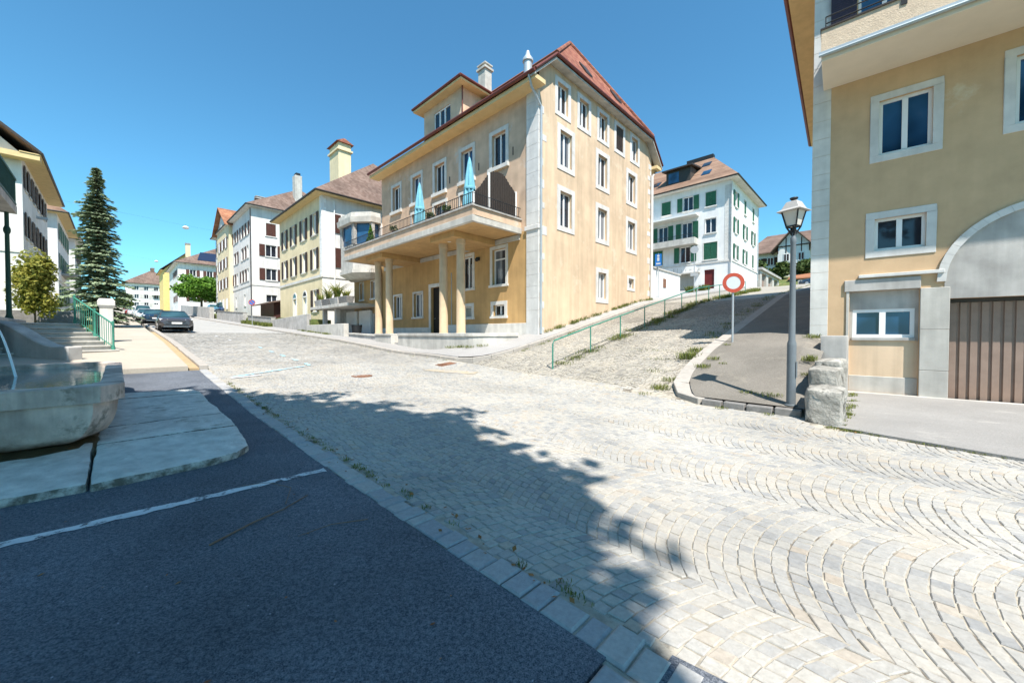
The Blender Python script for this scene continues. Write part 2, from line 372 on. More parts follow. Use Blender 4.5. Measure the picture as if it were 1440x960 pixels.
# far road: small setts that melt together
def farroad():
    m, nt, b = newmat('far_setts')
    n2 = tex(nt, .5, 6, .6); n1 = tex(nt, 14, 4, .7)
    co = N(nt, 'ShaderNodeTexCoord'); vo = N(nt, 'ShaderNodeTexVoronoi'); vo.inputs['Scale'].default_value = 8.0
    nt.links.new(co.outputs['Object'], vo.inputs['Vector'])
    cur = ramp(nt, n1.outputs['Fac'], [(.3, (.355, .345, .325)), (.7, (.44, .425, .40))]).outputs[0]
    cur = mix(nt, 1.0, cur, ramp(nt, n2.outputs['Fac'], [(.3, .86), (.7, 1.08)]).outputs[0], 'MULTIPLY')
    cur = mix(nt, 1.0, cur, ramp(nt, vo.outputs['Distance'], [(.0, 1.05), (.6, .85)]).outputs[0], 'MULTIPLY')
    nt.links.new(cur, b.inputs['Base Color']); b.inputs['Roughness'].default_value = .8
    bp = N(nt, 'ShaderNodeBump'); bp.inputs['Strength'].default_value = .4; bp.inputs['Distance'].default_value = .02
    nt.links.new(vo.outputs['Distance'], bp.inputs['Height']); nt.links.new(bp.outputs[0], b.inputs['Normal'])
    return m
m_far = farroad()

# ------------------------------------------------------------------ ground
def patch(name, ss, ws, zf, mat, skirt=.25, kind='structure', smooth=True):
    """grid over s values ss; ws(s) gives the list of w values"""
    mb = MB(); rows = [[W(s, w, zf(s, w)) for w in ws(s)] for s in ss]
    n = len(rows[0]); base = 0
    mb.v = [p for r in rows for p in r]
    for i in range(len(rows)-1):
        for j in range(n-1):
            mb.f.append((i*n+j, i*n+n+j, i*n+n+j+1, i*n+j+1)); mb.m.append(0)
    if skirt:
        ring = [(0, j) for j in range(n)]+[(i, n-1) for i in range(1, len(rows))]+[(len(rows)-1, j) for j in range(n-2, -1, -1)]+[(i, 0) for i in range(len(rows)-2, 0, -1)]
        k = len(mb.v)
        for (i, j) in ring: mb.v.append(rows[i][j]-Vector((0, 0, skirt)))
        L = len(ring)
        for q in range(L):
            q2 = (q+1) % L
            mb.f.append((ring[q][0]*n+ring[q][1], ring[q2][0]*n+ring[q2][1], k+q2, k+q)); mb.m.append(0)
    o = mb.build(name, mat, None, smooth=False)
    return tag(o, kind=kind)
def fr(a, b, n): return [a+(b-a)*i/n for i in range(n+1)]

def hill(s, w):
    z = zs(s)-.45
    if w > 14: z += .15*min(10, w-14)
    if w > 24: z += .125*min(36, w-24)
    if w > 60: z += .22*min(60, w-60)
    if w > 120: z += .1*(w-120)
    if w < -12: z -= .04*(-12-w)
    return z
TS = fr(-140, 20, 20)+fr(26, 420, 34); TW = fr(-220, -12, 10)+fr(-4, 60, 12)+fr(70, 320, 14)
patch('ground', TS, lambda s: TW, hill, m_grass, 0)

# street bed under the setts, the far carriageway, and the asphalt apron
patch('road_bed', fr(-9, 34, 60), lambda s: fr(1.62, 9.3, 14), lambda s, w: G(s, w)-.008, m_soil, .3)
patch('alley_bed', fr(3.2, 10.9, 12), lambda s: fr(9.3, 25.2, 30), lambda s, w: G(s, w)-.016, m_soild, .3)
patch('road_surface', fr(33.9, 260, 70), lambda s: fr(1.7, 9.25, 6), lambda s, w: zs(s)+.06*math.sin((w-1.7)/7.5*math.pi)*sm(34, 40, s), m_far, .2)
patch('alley_road', fr(3.7, 10.4, 8), lambda s: fr(25.1, 70, 30), lambda s, w: G(s, w), settm('alley_far', [(0, (.31, .28, .235)), (1, (.36, .33, .275))], .2), .2)
patch('asphalt_apron', fr(.95, 14.45, 30), lambda s: fr(-7, 1.66, 10), lambda s, w: zs(s)+.004, m_asph, .3)
patch('asphalt_road_edge', fr(-14, .72, 16), lambda s: fr(-7, 1.9+max(0, (.2-s))*.25, 8), lambda s, w: zs(s)+.003, m_asph, .3)
patch('driveway', fr(-10, .72, 20), lambda s: fr(8.4+.28*(s-.5), 13.72, 8), lambda s, w: .03+.02*max(0, w-10)/4, m_asph_grey, .3)

# pavements
SWL = lambda s: fr(-.9 if s > 22 else -3.6, 1.42, 8)
patch('left_pavement', [14.5]+fr(15, 240, 140), SWL, lambda s, w: zs(s)+.13+.02*max(0, -w), m_sidewalk, .4)
patch('gutter_strip', fr(14.5, 34, 30), lambda s: [1.45, 1.67], lambda s, w: zs(s)+.06, m_ochk, .2)
def kerbstones(name, pts, width, h, mat, L=.9, gap=.012, side=1):
    """separate stones along a polyline of (s,w), all one kerb; z from G; width to the left (+1) or right of travel"""
    mb = MB(); segs = []
    for (a, b) in zip(pts, pts[1:]):
        d = math.dist(a, b); n = max(1, round(d/L))
        for i in range(n):
            segs.append((a[0]+(b[0]-a[0])*i/n, a[1]+(b[1]-a[1])*i/n, a[0]+(b[0]-a[0])*(i+1)/n, a[1]+(b[1]-a[1])*(i+1)/n))
    for (s0, w0, s1, w1) in segs:
        l = math.hypot(s1-s0, w1-w0); tx, ty = (s1-s0)/l, (w1-w0)/l; nx, ny = -ty*side, tx*side
        g = gap*(.6+R.random()); dz = R.uniform(-.006, .006); o = R.uniform(-.008, .008)
        q = [(s0+tx*g+nx*o, w0+ty*g+ny*o), (s1-tx*g+nx*o, w1-ty*g+ny*o), (s1-tx*g+nx*width, w1-ty*g+ny*width), (s0+tx*g+nx*width, w0+ty*g+ny*width)]
        zb = [G(*p)-.25 for p in q]; z0 = G(s0, w0)+h+dz; z1 = G(s1, w1)+h+dz
        zt = [z0, z1, z1, z0]
        mb.hexa([W(p[0], p[1], z) for p, z in zip(q, zb)]+[W(p[0], p[1], z) for p, z in zip(q, zt)])
    o = mb.build(name, mat, None, bevel=.014); return tag(o, kind='structure')
kerbstones('left_kerb', [(14.5, 1.67)]+[(s, 1.67) for s in range(20, 140, 12)], .22, .135, m_kerb, 1.0)
kerbstones('street_kerb', [(120, 9.25)]+[(s, 9.25) for s in (100, 80, 60, 50, 40, 30, 24, 18)]+[(13, 9.25), (12.1, 9.3), (11.4, 9.6), (10.95, 10.2), (10.7, 11.2), (10.6, 13), (10.6, 17), (10.6, 22), (10.6, 30), (10.6, 48)], .24, .12, m_kerb, 1.0, side=-1)
def sw_front(s, w):
    return G(s, w)+.118
patch('street_pavement', fr(12.2, 140, 110), lambda s: [9.48]+fr(9.6, 14.2 if s > 28 else 11.6, 6), sw_front, m_sidegrey, .4)
# the corner of that pavement, which climbs the alley along the tall house
def alley_side(name, mat):
    mb = MB(); rows = []
    for w in [9.52, 9.7, 9.95, 10.4, 11.2]+fr(12, 49, 40):
        s_in = 10.80 if w > 11.5 else {9.52: 12.05, 9.7: 11.65, 9.95: 11.3, 10.4: 11.08, 11.2: 10.92}[w]
        rows.append([W(s, w, G(s, w)+.118+(.02 if s > 12 else 0)*0) for s in fr(s_in, 12.3, 5)])
    n = 6; mb.v = [p for r in rows for p in r]
    for i in range(len(rows)-1):
        for j in range(n-1): mb.f.append((i*n+j, i*n+j+1, (i+1)*n+j+1, (i+1)*n+j)); mb.m.append(0)
    return tag(mb.build(name, mat), kind='structure')
alley_side('alley_pavement', m_sidegrey)

# right-hand pavement with the lamp: front kerb, curved corner, up the alley
def rp_edge(w):        # outer edge of it in s, by w
    return 3.45 if w > 12 else (3.45-.0*(12-w) if w > 10.6 else 3.45-.55*((10.6-w)/1.75)**2)
def rpave():
    mb = MB(); ws = fr(8.86, 10.6, 8)+fr(10.9, 13.6, 9)+fr(14.2, 60, 40); rows = []
    for w in ws:
        e = rp_edge(w)
        rows.append([W(s, w, G(s, w)+.125) for s in fr(.98 if w < 13.7 else 1.3, e, 6)])
    n = 7; mb.v = [p for r in rows for p in r]
    for i in range(len(rows)-1):
        for j in range(n-1): mb.f.append((i*n+j, i*n+j+1, (i+1)*n+j+1, (i+1)*n+j)); mb.m.append(0)
    return tag(mb.build('lamp_pavement', m_pave), kind='structure')
rpave()
kerbstones('front_kerb', [(.98, 8.70), (1.9, 8.68), (2.75, 8.70)], .17, .125, m_kerbd, .4, .02, side=1)
kerbstones('corner_kerb', [(2.78, 8.70), (3.35, 9.0), (3.68, 9.6), (3.78, 10.4), (3.80, 11.2), (3.80, 13.5), (3.80, 18), (3.8, 26), (3.8, 40), (3.8, 60)], .36, .13, m_kerb, .62, side=1)

# ------------------------------------------------------------------ setts laid in segmental arcs, each a stone with a worn edge
def setts(name, mat, bands, along0, along1, inside, tow, d=.096, blk=.10, near=9.5, far_simple=15.5, gap=.0024, jit=.006, rough_=.0035):
    vs, fs = [], []
    for (cw, W_) in bands:
        rad_ = W_*.93; half = math.asin(W_/2/rad_); nb = max(4, round(2*half*rad_/blk)); st = 2*half/nb; a0 = along0
        while a0 < along1:
            dd = d*R.uniform(.88, 1.12); ph = R.random()
            ed = [-half]+[-half+st*(k+ph+R.uniform(-.16, .16)) for k in range(nb)]+[half]
            ed = [e for q, e in enumerate(ed) if q in (0, len(ed)-1) or (e-ed[0] > st*.4 and ed[-1]-e > st*.4)]
            for f0, f1 in zip(ed, ed[1:]):
                fm = .5*(f0+f1)
                sm_, wm_ = tow(a0+dd*.5+rad_*(math.cos(fm)-math.cos(half)), cw+rad_*math.sin(fm))
                if not inside(sm_, wm_): continue
                c = W(sm_, wm_); dist = math.hypot(c.x, c.y)
                if c.y < .3: continue
                if abs(c.x) > c.y*1.75+1.5: continue
                g = gap*(.7+R.random()*.9)
                def pt(al, f, ia, jf):
                    x_, y_ = al+rad_*(math.cos(f)-math.cos(half)), cw+rad_*math.sin(f)
                    n3 = noise.noise(Vector((x_*.9, y_*.9, cw))); n4 = noise.noise(Vector((x_*.8+7, y_*.5, 3.3)))
                    return x_+ia+.05*n3, y_+jf+.075*n4
                fg = g/rad_; J = lambda: R.uniform(-jit, jit)
                cs = [pt(a0+g, f0+fg, J(), J()), pt(a0+g, f1-fg, J(), J()), pt(a0+dd-g, f1-fg, J(), J()), pt(a0+dd-g, f0+fg, J(), J())]
                q = [tow(*p) for p in cs]
                mx, my = sum(p[0] for p in q)/4, sum(p[1] for p in q)/4
                dz = R.uniform(-rough_, rough_); tx, ty = R.uniform(-.035, .035), R.uniform(-.035, .035)
                def zz(p): return G(*p)+dz+tx*(p[0]-mx)+ty*(p[1]-my)
                n = len(vs)
                if dist < near:
                    r1 = [(mx+(p[0]-mx)*.98, my+(p[1]-my)*.98) for p in q]; r2 = [(mx+(p[0]-mx)*.86, my+(p[1]-my)*.86) for p in q]
                    vs += [W(p[0], p[1], zz(p)-.035) for p in q]+[W(p[0], p[1], zz(p)-.006) for p in r1]+[W(p[0], p[1], zz(p)) for p in r2]
                    for b in (0, 4):
                        for j in range(4): fs.append((n+b+j, n+b+(j+1) % 4, n+b+4+(j+1) % 4, n+b+4+j))
                    fs.append((n+8, n+9, n+10, n+11))
                elif dist < far_simple:
                    vs += [W(p[0], p[1], zz(p)-.03) for p in q]+[W(mx+(p[0]-mx)*.9, my+(p[1]-my)*.9, zz(p)) for p in q]
                    for j in range(4): fs.append((n+j, n+(j+1) % 4, n+4+(j+1) % 4, n+4+j))
                    fs.append((n+4, n+5, n+6, n+7))
                else:
                    vs += [W(p[0], p[1], zz(p)) for p in q]; fs.append((n, n+1, n+2, n+3))
            a0 += dd
    me = bpy.data.meshes.new(name); me.from_pydata([tuple(v) for v in vs], [], fs); me.materials.append(mat)
    bm = bmesh.new(); bm.from_mesh(me); bmesh.ops.recalc_face_normals(bm, faces=bm.faces)
    for f in bm.faces:
        pass
    bm.to_mesh(me); bm.free()
    # single far quads: make sure they look up
    me.update()
    flip = [p.index for p in me.polygons if p.normal.z < -.2]
    if flip:
        bm = bmesh.new(); bm.from_mesh(me); bm.faces.ensure_lookup_table()
        bmesh.ops.reverse_faces(bm, faces=[bm.faces[i] for i in flip]); bm.to_mesh(me); bm.free()
    o = bpy.data.objects.new(name, me); C.objects.link(o); return tag(o, kind='structure')
def in_main(s, w):
    if w < 1.93: return False
    if s < .78: return w < 8.38+.28*(s-.5)
    if s < 2.8: return w < 8.66
    if s < 3.9: return w < 8.66+(s-2.8)*.5
    if s < 11.2: return w < 9.25
    return w < 9.22
setts('street_setts', m_sett, [(1.75, 1.75), (3.5, 1.75), (5.2, 1.65), (6.72, 1.39), (8.07, 1.31), (9.38, 1.31)], -6, 34.2, in_main, lambda a, c: (a, c))
def in_alley(s, w):
    if w < 9.25: return False
    lo = 3.4+.35*sm(9, 10.2, w)+.02
    hi = 10.55 if w > 12 else (10.62 if w > 11.2 else 10.66+.25*(11.2-w))
    return lo < s < hi
setts('alley_setts', m_sett2, [(3.3+1.2*(i+.5), 1.2) for i in range(7)], 8.6, 25.2, in_alley, lambda a, c: (c, a), blk=.12, d=.115, near=17, far_simple=20, gap=.007, jit=.012, rough_=.010)
# one straight row of larger setts between the asphalt and the arcs
def border():
    vs = MB(); s = -5.0
    while s < 14.5:
        L = R.uniform(.13, .24) if R.random() > .15 else R.uniform(.26, .36)
        a, b = s+.006, s+L-.006; w0, w1 = 1.665+R.uniform(-.02, .015), 1.875+R.uniform(-.03, .03)
        if s < 1: w0, w1 = w0+.05*0, w1
        dz = .01+R.uniform(-.006, .006); k = .014
        bt = [(a, w0), (b, w0), (b, w1), (a, w1)]; tp = [(a+k, w0+k), (b-k, w0+k), (b-k, w1-k), (a+k, w1-k)]
        z = [zs(p[0])+dz for p in bt]
        vs.loft([[W(p[0], p[1], q-.06) for p, q in zip(bt, z)], [W(p[0], p[1], q-.012) for p, q in zip(bt, z)], [W(p[0], p[1], q) for p, q in zip(tp, z)]])
        s += L
    w = 1.62
    while w > -7:          # the row that turns off across the apron
        L = R.uniform(.18, .3); a, b = w-.006, w-L+.006; s0, s1 = .745+R.uniform(-.012, .012), .935+R.uniform(-.012, .012); k = .014
        bt = [(s0, b), (s1, b), (s1, a), (s0, a)]; tp = [(s0+k, b+k), (s1-k, b+k), (s1-k, a-k), (s0+k, a-k)]
        vs.loft([[W(p[0], p[1], -.05) for p in bt], [W(p[0], p[1], .0) for p in bt], [W(p[0], p[1], .012) for p in tp]])
        w -= L
    return tag(vs.build('sett_border', m_sett3), kind='structure')
border()

# painted lines
def strip(name, pts, wd, mat, zoff=.006, n=40, wob=.008):
    mb = MB(); rows = []
    for i in range(n+1):
        t = i/n; s = pts[0][0]+(pts[1][0]-pts[0][0])*t; w = pts[0][1]+(pts[1][1]-pts[0][1])*t
        l = math.dist(*pts); nx, ny = -(pts[1][1]-pts[0][1])/l, (pts[1][0]-pts[0][0])/l
        a, b = wd/2+R.uniform(-wob, wob), wd/2+R.uniform(-wob, wob)
        p, q = (s+nx*a, w+ny*a), (s-nx*b, w-ny*b)
        rows.append([W(p[0], p[1], G(*p)+zoff), W(q[0], q[1], G(*q)+zoff)])
    mb.loft(rows, closed=False, cap0=False, cap1=False)
    return tag(mb.build(name, mat), kind='structure')
strip('white_bay_line', [(4.52, 1.62), (4.72, -3.5)], .10, m_paintw, .009, 90, .016)
strip('blue_bay_line', [(12.75, 2.2), (14.05, 4.45)], .13, m_paintb, .017)
for a in (14.1, 15.5, 17.0, 18.6, 20.4):
    strip('blue_bay_dash', [(a, 4.6), (a+.55, 4.62)], .12, m_paintb, .017, 6)
strip('white_bay_patch', [(12.55, 2.1), (12.75, 2.85)], .16, m_paintw, .015, 8)
for a in (25.5, 29.5):
    strip('white_bay_tick', [(a, 4.3), (a+.7, 4.3)], .12, m_paintw, .015, 6)
strip('tan_patch', [(11.4, 7.5), (9.7, 8.35)], .45, m_tanp, .010, 10, .03)
# ------------------------------------------------------------------ walls, windows, roofs
def wall(mb, wp, L, z0, z1, ops=(), depth=.2, top=None, a0=0.0):
    """a wall face with real openings (a, z, w, h) and reveals; top(a) may cut it along a gable"""
    av = sorted({a0, L, *[round(o[0]-o[2]/2, 4) for o in ops], *[round(o[0]+o[2]/2, 4) for o in ops], *(top[0] if top else [])})
    zv = sorted({z0, z1, *[round(o[1], 4) for o in ops], *[round(o[1]+o[3], 4) for o in ops]})
    for p, q in zip(av, av[1:]):
        if q-p < 1e-4: continue
        for y0, y1 in zip(zv, zv[1:]):
            if y1-y0 < 1e-4: continue
            cx, cz = (p+q)/2, (y0+y1)/2
            if any(abs(cx-o[0]) < o[2]/2 and o[1] < cz < o[1]+o[3] for o in ops): continue
            pts = [(p, y0), (q, y0), (q, y1), (p, y1)]
            if top:
                tp, tq = top[1](p), top[1](q)
                out = []
                for i in range(4):
                    A, B = pts[i], pts[(i+1) % 4]
                    ha = tp+(tq-tp)*(A[0]-p)/(q-p)-A[1]; hb = tp+(tq-tp)*(B[0]-p)/(q-p)-B[1]
                    if ha >= 0: out.append(A)
                    if ha*hb < 0:
                        t = ha/(ha-hb); out.append((A[0]+(B[0]-A[0])*t, A[1]+(B[1]-A[1])*t))
                pts = out
                if len(pts) < 3: continue
            mb.face([wp.P(a, z) for a, z in pts])
    for o in ops:
        a, b, c, d = o[0]-o[2]/2, o[0]+o[2]/2, o[1], o[1]+o[3]
        for (s, t) in (((a, c), (b, c)), ((b, c), (b, d)), ((b, d), (a, d)), ((a, d), (a, c))):
            mb.face([wp.P(s[0], s[1]), wp.P(t[0], t[1]), wp.P(t[0], t[1], -depth), wp.P(s[0], s[1], -depth)])

def window(root, wp, a, z, w, h, trim=.0, tmat=None, sill=.06, leaves=2, sh=None, shmat=None, depth=.18, glass=None, fw=.06, transom=0, proud=.03,
           silldrop=.12, name='window', smat=None, door=False, tsill=None):
    """one window as a part of root: stone surround, sash, glass, shutters"""
    mb = MB(); t = trim; l, r, b, tp = a-w/2, a+w/2, z, z+h
    if t:
        wp.box(mb, l-t, l, b, tp, -.02, proud); wp.box(mb, r, r+t, b, tp, -.02, proud)
        wp.box(mb, l-t, r+t, tp, tp+t, -.02, proud)
    if sill:
        wp.box(mb, l-t-.04, r+t+.04, b-silldrop, b, -depth+.02, proud+sill)
    elif t:
        wp.box(mb, l-t, r+t, b-t, b, -.02, proud)
    if not mb.v:
        wp.box(mb, l, r, b-.03, b, -depth, .005)
    par = mb.build(name, tmat or m_stone, root, bevel=.008 if t else 0)
    sa = MB(); d0, d1 = -depth, -depth+.06
    wp.box(sa, l, l+fw, b, tp, d0, d1); wp.box(sa, r-fw, r, b, tp, d0, d1)
    wp.box(sa, l+fw, r-fw, b, b+fw, d0, d1); wp.box(sa, l+fw, r-fw, tp-fw, tp, d0, d1)
    iw = (w-2*fw)
    zt = tp-fw
    if transom:
        zt = tp-fw-h*transom; wp.box(sa, l+fw, r-fw, zt, zt+fw, d0, d1+.01)
    for i in range(1, leaves):
        c = l+fw+iw*i/leaves; wp.box(sa, c-fw*.75, c+fw*.75, b+fw, zt, d0, d1+.012)
    sa.build('sash', smat or m_win, par)
    g = MB(); g.face([wp.P(l, b, d0+.02), wp.P(r, b, d0+.02), wp.P(r, tp, d0+.02), wp.P(l, tp, d0+.02)])
    g.build('pane', glass or m_glass, par)
    if sh == 'open' or sh == 'half':
        for sd in (-1, 1):
            if sh == 'half' and sd == -1: continue
            s_ = MB(); sw = w/2+.02
            e = l-t-.03-sw if sd < 0 else r+t+.03
            wp.box(s_, e, e+sw, b+.0, tp, .02+proud, .06+proud); s_.build('shutter', shmat, par)
    elif sh == 'closed':
        for sd in (-1, 1):
            s_ = MB(); e0, e1 = (l+.01, a-.008) if sd < 0 else (a+.008, r-.01)
            wp.box(s_, e0, e1, b+.01, tp-.01, -.06, -.02); s_.build('shutter', shmat, par)
    elif sh == 'edge':      # folded out square to the wall
        for sd in (-1, 1):
            s_ = MB(); e = l-t-.03 if sd < 0 else r+t
            wp.box(s_, e, e+.035, b, tp, proud+.01, proud+w/2); s_.build('shutter', shmat, par)
    return par

def slab(mb, pts, th=.16):
    pts = [Vector(p) for p in pts]; mb.prism([p-Vector((0, 0, th)) for p in pts], pts)
def gutter(root, p, q, r=.08, mat=None, parent=None):
    mb = MB(); mb.tube([p, q], r, 8); return mb.build('gutter', mat or m_gutter_d, parent or root)
def pipe(root, pts, r=.05, mat=None):
    mb = MB(); mb.tube(pts, r, 8); o = mb.build('downpipe', mat or m_pipe, root, smooth=True); return o
def quoins(root, wpA, wpB, z0, z1, mat, wa=.42, wb=.3, bh=.42, flat=False, pr=.025, rnd=True, a0=0):
    """corner stones on the two faces that meet at a=0 of both planes"""
    mb = MB(); z = z0; i = 0
    while z < z1-.05:
        h = min(bh*R.uniform(.9, 1.1), z1-z)
        la = wa if flat else (wa if i % 2 else wa*.62); lb = wb if i % 2 == 0 else wb*.55
        if rnd: lb *= R.uniform(.7, 1.2)
        wpA.box(mb, a0-.002, a0+la, z+.006, z+h-.006, -.05, pr)
        if wpB is not None: wpB.box(mb, -pr, lb, z+.006, z+h-.006, -.05, pr-.004)
        z += h; i += 1
    return mb.build('quoin', mat, root, bevel=.006)

def planes(s0, s1, w0, w1):
    return {'wlo': (WP((s0, w0), (1, 0), (0, -1)), s1-s0), 'whi': (WP((s0, w1), (1, 0), (0, 1)), s1-s0),
            'slo': (WP((s0, w0), (0, 1), (-1, 0)), w1-w0), 'shi': (WP((s1, w0), (0, 1), (1, 0)), w1-w0)}

def house(name, label, s0, s1, w0, w1, zb, ze, zr, oh=.7, mats=None, wins=None, roofmat=None, hip=(5, 5), bands=(), eave=None, gut=None, quoin=None,
          gable=False, chim=(), soff=None, cat='house'):
    """a house block in the street frame: walls with windows, hipped or gabled roof along the street, cornice, chimneys"""
    root = thing(name, label, cat, W((s0+s1)/2, (w0+w1)/2, zb))
    mats = mats or {}; wins = wins or {}
    pl = planes(s0, s1, w0, w1); wm = (w0+w1)/2
    for k, (wp, L) in pl.items():
        ws = wins.get(k, []); mb = MB()
        top = None; zt = ze
        if gable and k in ('slo', 'shi'):
            zt = zr; hw = L/2; top = ([hw], lambda a, hw=hw: ze+(zr-ze)*(1-abs(a-hw)/hw)-.05)
        wall(mb, wp, L, zb, zt, [(x['a'], x['z'], x['w'], x['h']) for x in ws], .2, top)
        mb.build('wall', mats.get(k, mats.get('all', m_offwhite)), root)
        for x in ws:
            window(root, wp, depth=.18, **x)
        for (zb_, zb1, out, bm_) in bands:
            mb = MB(); wp.box(mb, -out if k in ('wlo', 'whi') else 0.0, L+(out if k in ('wlo', 'whi') else 0), zb_, zb1, -.03, out); mb.build('string_course', bm_, root)
    E = oh
    rz = ze+.02
    A, B, Cc, D = W(s0-E, w0-E, rz), W(s1+E, w0-E, rz), W(s1+E, w1+E, rz), W(s0-E, w1+E, rz)
    if gable: r0, r1 = W(s0-E, wm, zr), W(s1+E, wm, zr)
    else: r0, r1 = W(s0-E+hip[0], wm, zr), W(s1+E-hip[1], wm, zr)
    mb = MB(); slab(mb, [A, B, r1, r0], .14); slab(mb, [Cc, D, r0, r1], .14)
    if not gable: slab(mb, [D, A, r0], .14); slab(mb, [B, Cc, r1], .14)
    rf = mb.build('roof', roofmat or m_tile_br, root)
    # boxed eaves
    mb = MB(); t = .16; z1 = ze-.125
    sl = [(s0-E+.05, s1+E-.05, w0-E+.05, w0-.001), (s0-E+.05, s1+E-.05, w1+.001, w1+E-.05)]
    if not gable: sl += [(s0-E+.05, s0-.001, w0, w1), (s1+.001, s1+E-.05, w0, w1)]
    for q in sl: sbox(mb, q[0], q[1], q[2], q[3], z1-.06, z1)
    mb.build('eaves', eave or m_soffit, root)
    if gable:
        for se in (s0-E, s1+E):
            for sd in (w0-E, w1+E):
                mb = MB(); d = .07; lo, hi = W(se, sd, rz-.15), W(se, wm, zr-.15)
                off = W(.03 if se > s0 else -.03, 0) 
                mb.prism([lo, hi, hi+Vector((0, 0, .2)), lo+Vector((0, 0, .2))], [p+W(.05 if se > s0 else -.05, 0) for p in (lo, hi, hi+Vector((0, 0, .2)), lo+Vector((0, 0, .2)))])
                mb.build('bargeboard', gut or m_gutter_d, root)
    mb = MB(); ring = [A, B, Cc, D] if not gable else None
    prs = [(A, B), (Cc, D)]+([] if gable else [(D, A), (B, Cc)])
    for p, q in prs: mb.tube([p-Vector((0, 0, .07)), q-Vector((0, 0, .07))], .085, 8)
    mb.build('gutter', gut or m_gutter_d, root)
    for (cs, cw, sx, wx, z0, z1, cm, capm) in chim:
        chimney(rf, cs, cw, sx, wx, z0, z1, cm, capm)
    if quoin:
        qs, qm = quoin
        if 'slo' in qs: quoins(root, pl['wlo'][0], pl['slo'][0], zb, ze-.2, qm)
    return root, pl, rf
def chimney(par, cs, cw, sx, wx, z0, z1, cm, capm):
    mb = MB(); sbox(mb, cs-sx/2, cs+sx/2, cw-wx/2, cw+wx/2, z0, z1)
    c = mb.build('chimney', cm, par, bevel=.02)
    mb = MB(); e = .09
    sbox(mb, cs-sx/2-e, cs+sx/2+e, cw-wx/2-e, cw+wx/2+e, z1, z1+.14)
    sbox(mb, cs-sx/2+.06, cs+sx/2-.06, cw-wx/2+.06, cw+wx/2-.06, z1+.14, z1+.32)
    sbox(mb, cs-sx/2-.05, cs+sx/2+.05, cw-wx/2-.05, cw+wx/2+.05, z1+.32, z1+.40)
    mb.build('chimney_cap', capm, c)

# ------------------------------------------------------------------ the tall ochre corner house
S0, S1, W0, W1 = 11.6, 26.85, 13.85, 26.05
CB = thing('corner_house', 'tall ochre corner house with red roof and a columned balcony over its terrace', 'house', W(19, 20, 1.4))
front, side = WP((S0, W0), (1, 0), (0, -1)), WP((S0, W0), (0, 1), (-1, 0))
LF, LS = S1-S0, W1-W0
ZE = 13.45
fw_up = [2.70, 5.29, 7.91, 10.47, 13.10]
ops = [(a, 10.25, 1.02, 1.72) for a in fw_up]
low = [(2.70, 4.15, 1.0, 1.85), (2.70, 2.52, .85, .58), (5.29, 4.15, .95, 1.8), (5.29, 2.52, .8, .6), (10.4, 2.7, 1.0, 1.55), (13.0, 2.7, 1.0, 1.55), (8.4, 1.5, 1.0, 3.0)]
mid = [(a, 7.25, 1.2, 2.3) for a in (5.29, 7.91, 10.47)]      # doors onto the balcony
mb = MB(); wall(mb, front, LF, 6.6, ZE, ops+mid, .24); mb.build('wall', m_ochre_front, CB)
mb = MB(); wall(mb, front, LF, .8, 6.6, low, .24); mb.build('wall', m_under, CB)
for i, a in enumerate(fw_up):
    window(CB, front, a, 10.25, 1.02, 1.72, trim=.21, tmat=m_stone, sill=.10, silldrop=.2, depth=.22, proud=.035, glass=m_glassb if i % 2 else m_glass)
for a in (5.29, 7.91, 10.47):
    window(CB, front, a, 7.25, 1.2, 2.3, trim=.18, tmat=m_stone, sill=.03, silldrop=.05, depth=.22, name='balcony_door')
window(CB, front, 2.70, 4.15, 1.0, 1.85, trim=.17, tmat=m_stone, sill=.06, depth=.22, leaves=1, transom=.26, glass=m_glassc)
window(CB, front, 5.29, 4.15, .95, 1.8, trim=.17, tmat=m_stone, sill=.06, depth=.22)
window(CB, front, 2.70, 2.52, .85, .58, trim=.19, tmat=m_stone, sill=.05, depth=.22, proud=.03)
window(CB, front, 5.29, 2.52, .8, .6, trim=.19, tmat=m_stone, sill=.05, depth=.22, leaves=1, glass=m_doorgrey)
for a in (10.4, 13.0):
    window(CB, front, a, 2.7, 1.0, 1.55, trim=.13, tmat=m_stone, sill=.07, depth=.22, glass=m_glassc)
mb = MB()
front.box(mb, 7.70, 7.90, 1.5, 4.5, -.02, .04); front.box(mb, 8.90, 9.10, 1.5, 4.5, -.02, .04); front.box(mb, 7.70, 9.10, 4.5, 4.72, -.02, .045)
dr = mb.build('door', m_stone, CB, bevel=.008)
mb = MB(); front.box(mb, 7.9, 8.9, 1.5, 4.5, -.24, -.19); mb.build('door_leaf', m_dark, dr)
mb = MB(); mb.tube([front.P(8.72, 2.55, -.19), front.P(8.72, 2.55, -.13), front.P(8.6, 2.55, -.13)], .014, 6); mb.build('handle', m_pipe, dr)
# plinth, balcony string course
mb = MB(); front.box(mb, .0, 7.68, .8, 2.12, -.02, .05); front.box(mb, 9.12, LF, .8, 2.0, -.02, .05); mb.build('plinth', m_stone, CB, bevel=.01)
mb = MB(); front.box(mb, 1.2, LF-.4, 6.22, 6.46, -.02, .07); mb.build('string_course', m_concl, CB)
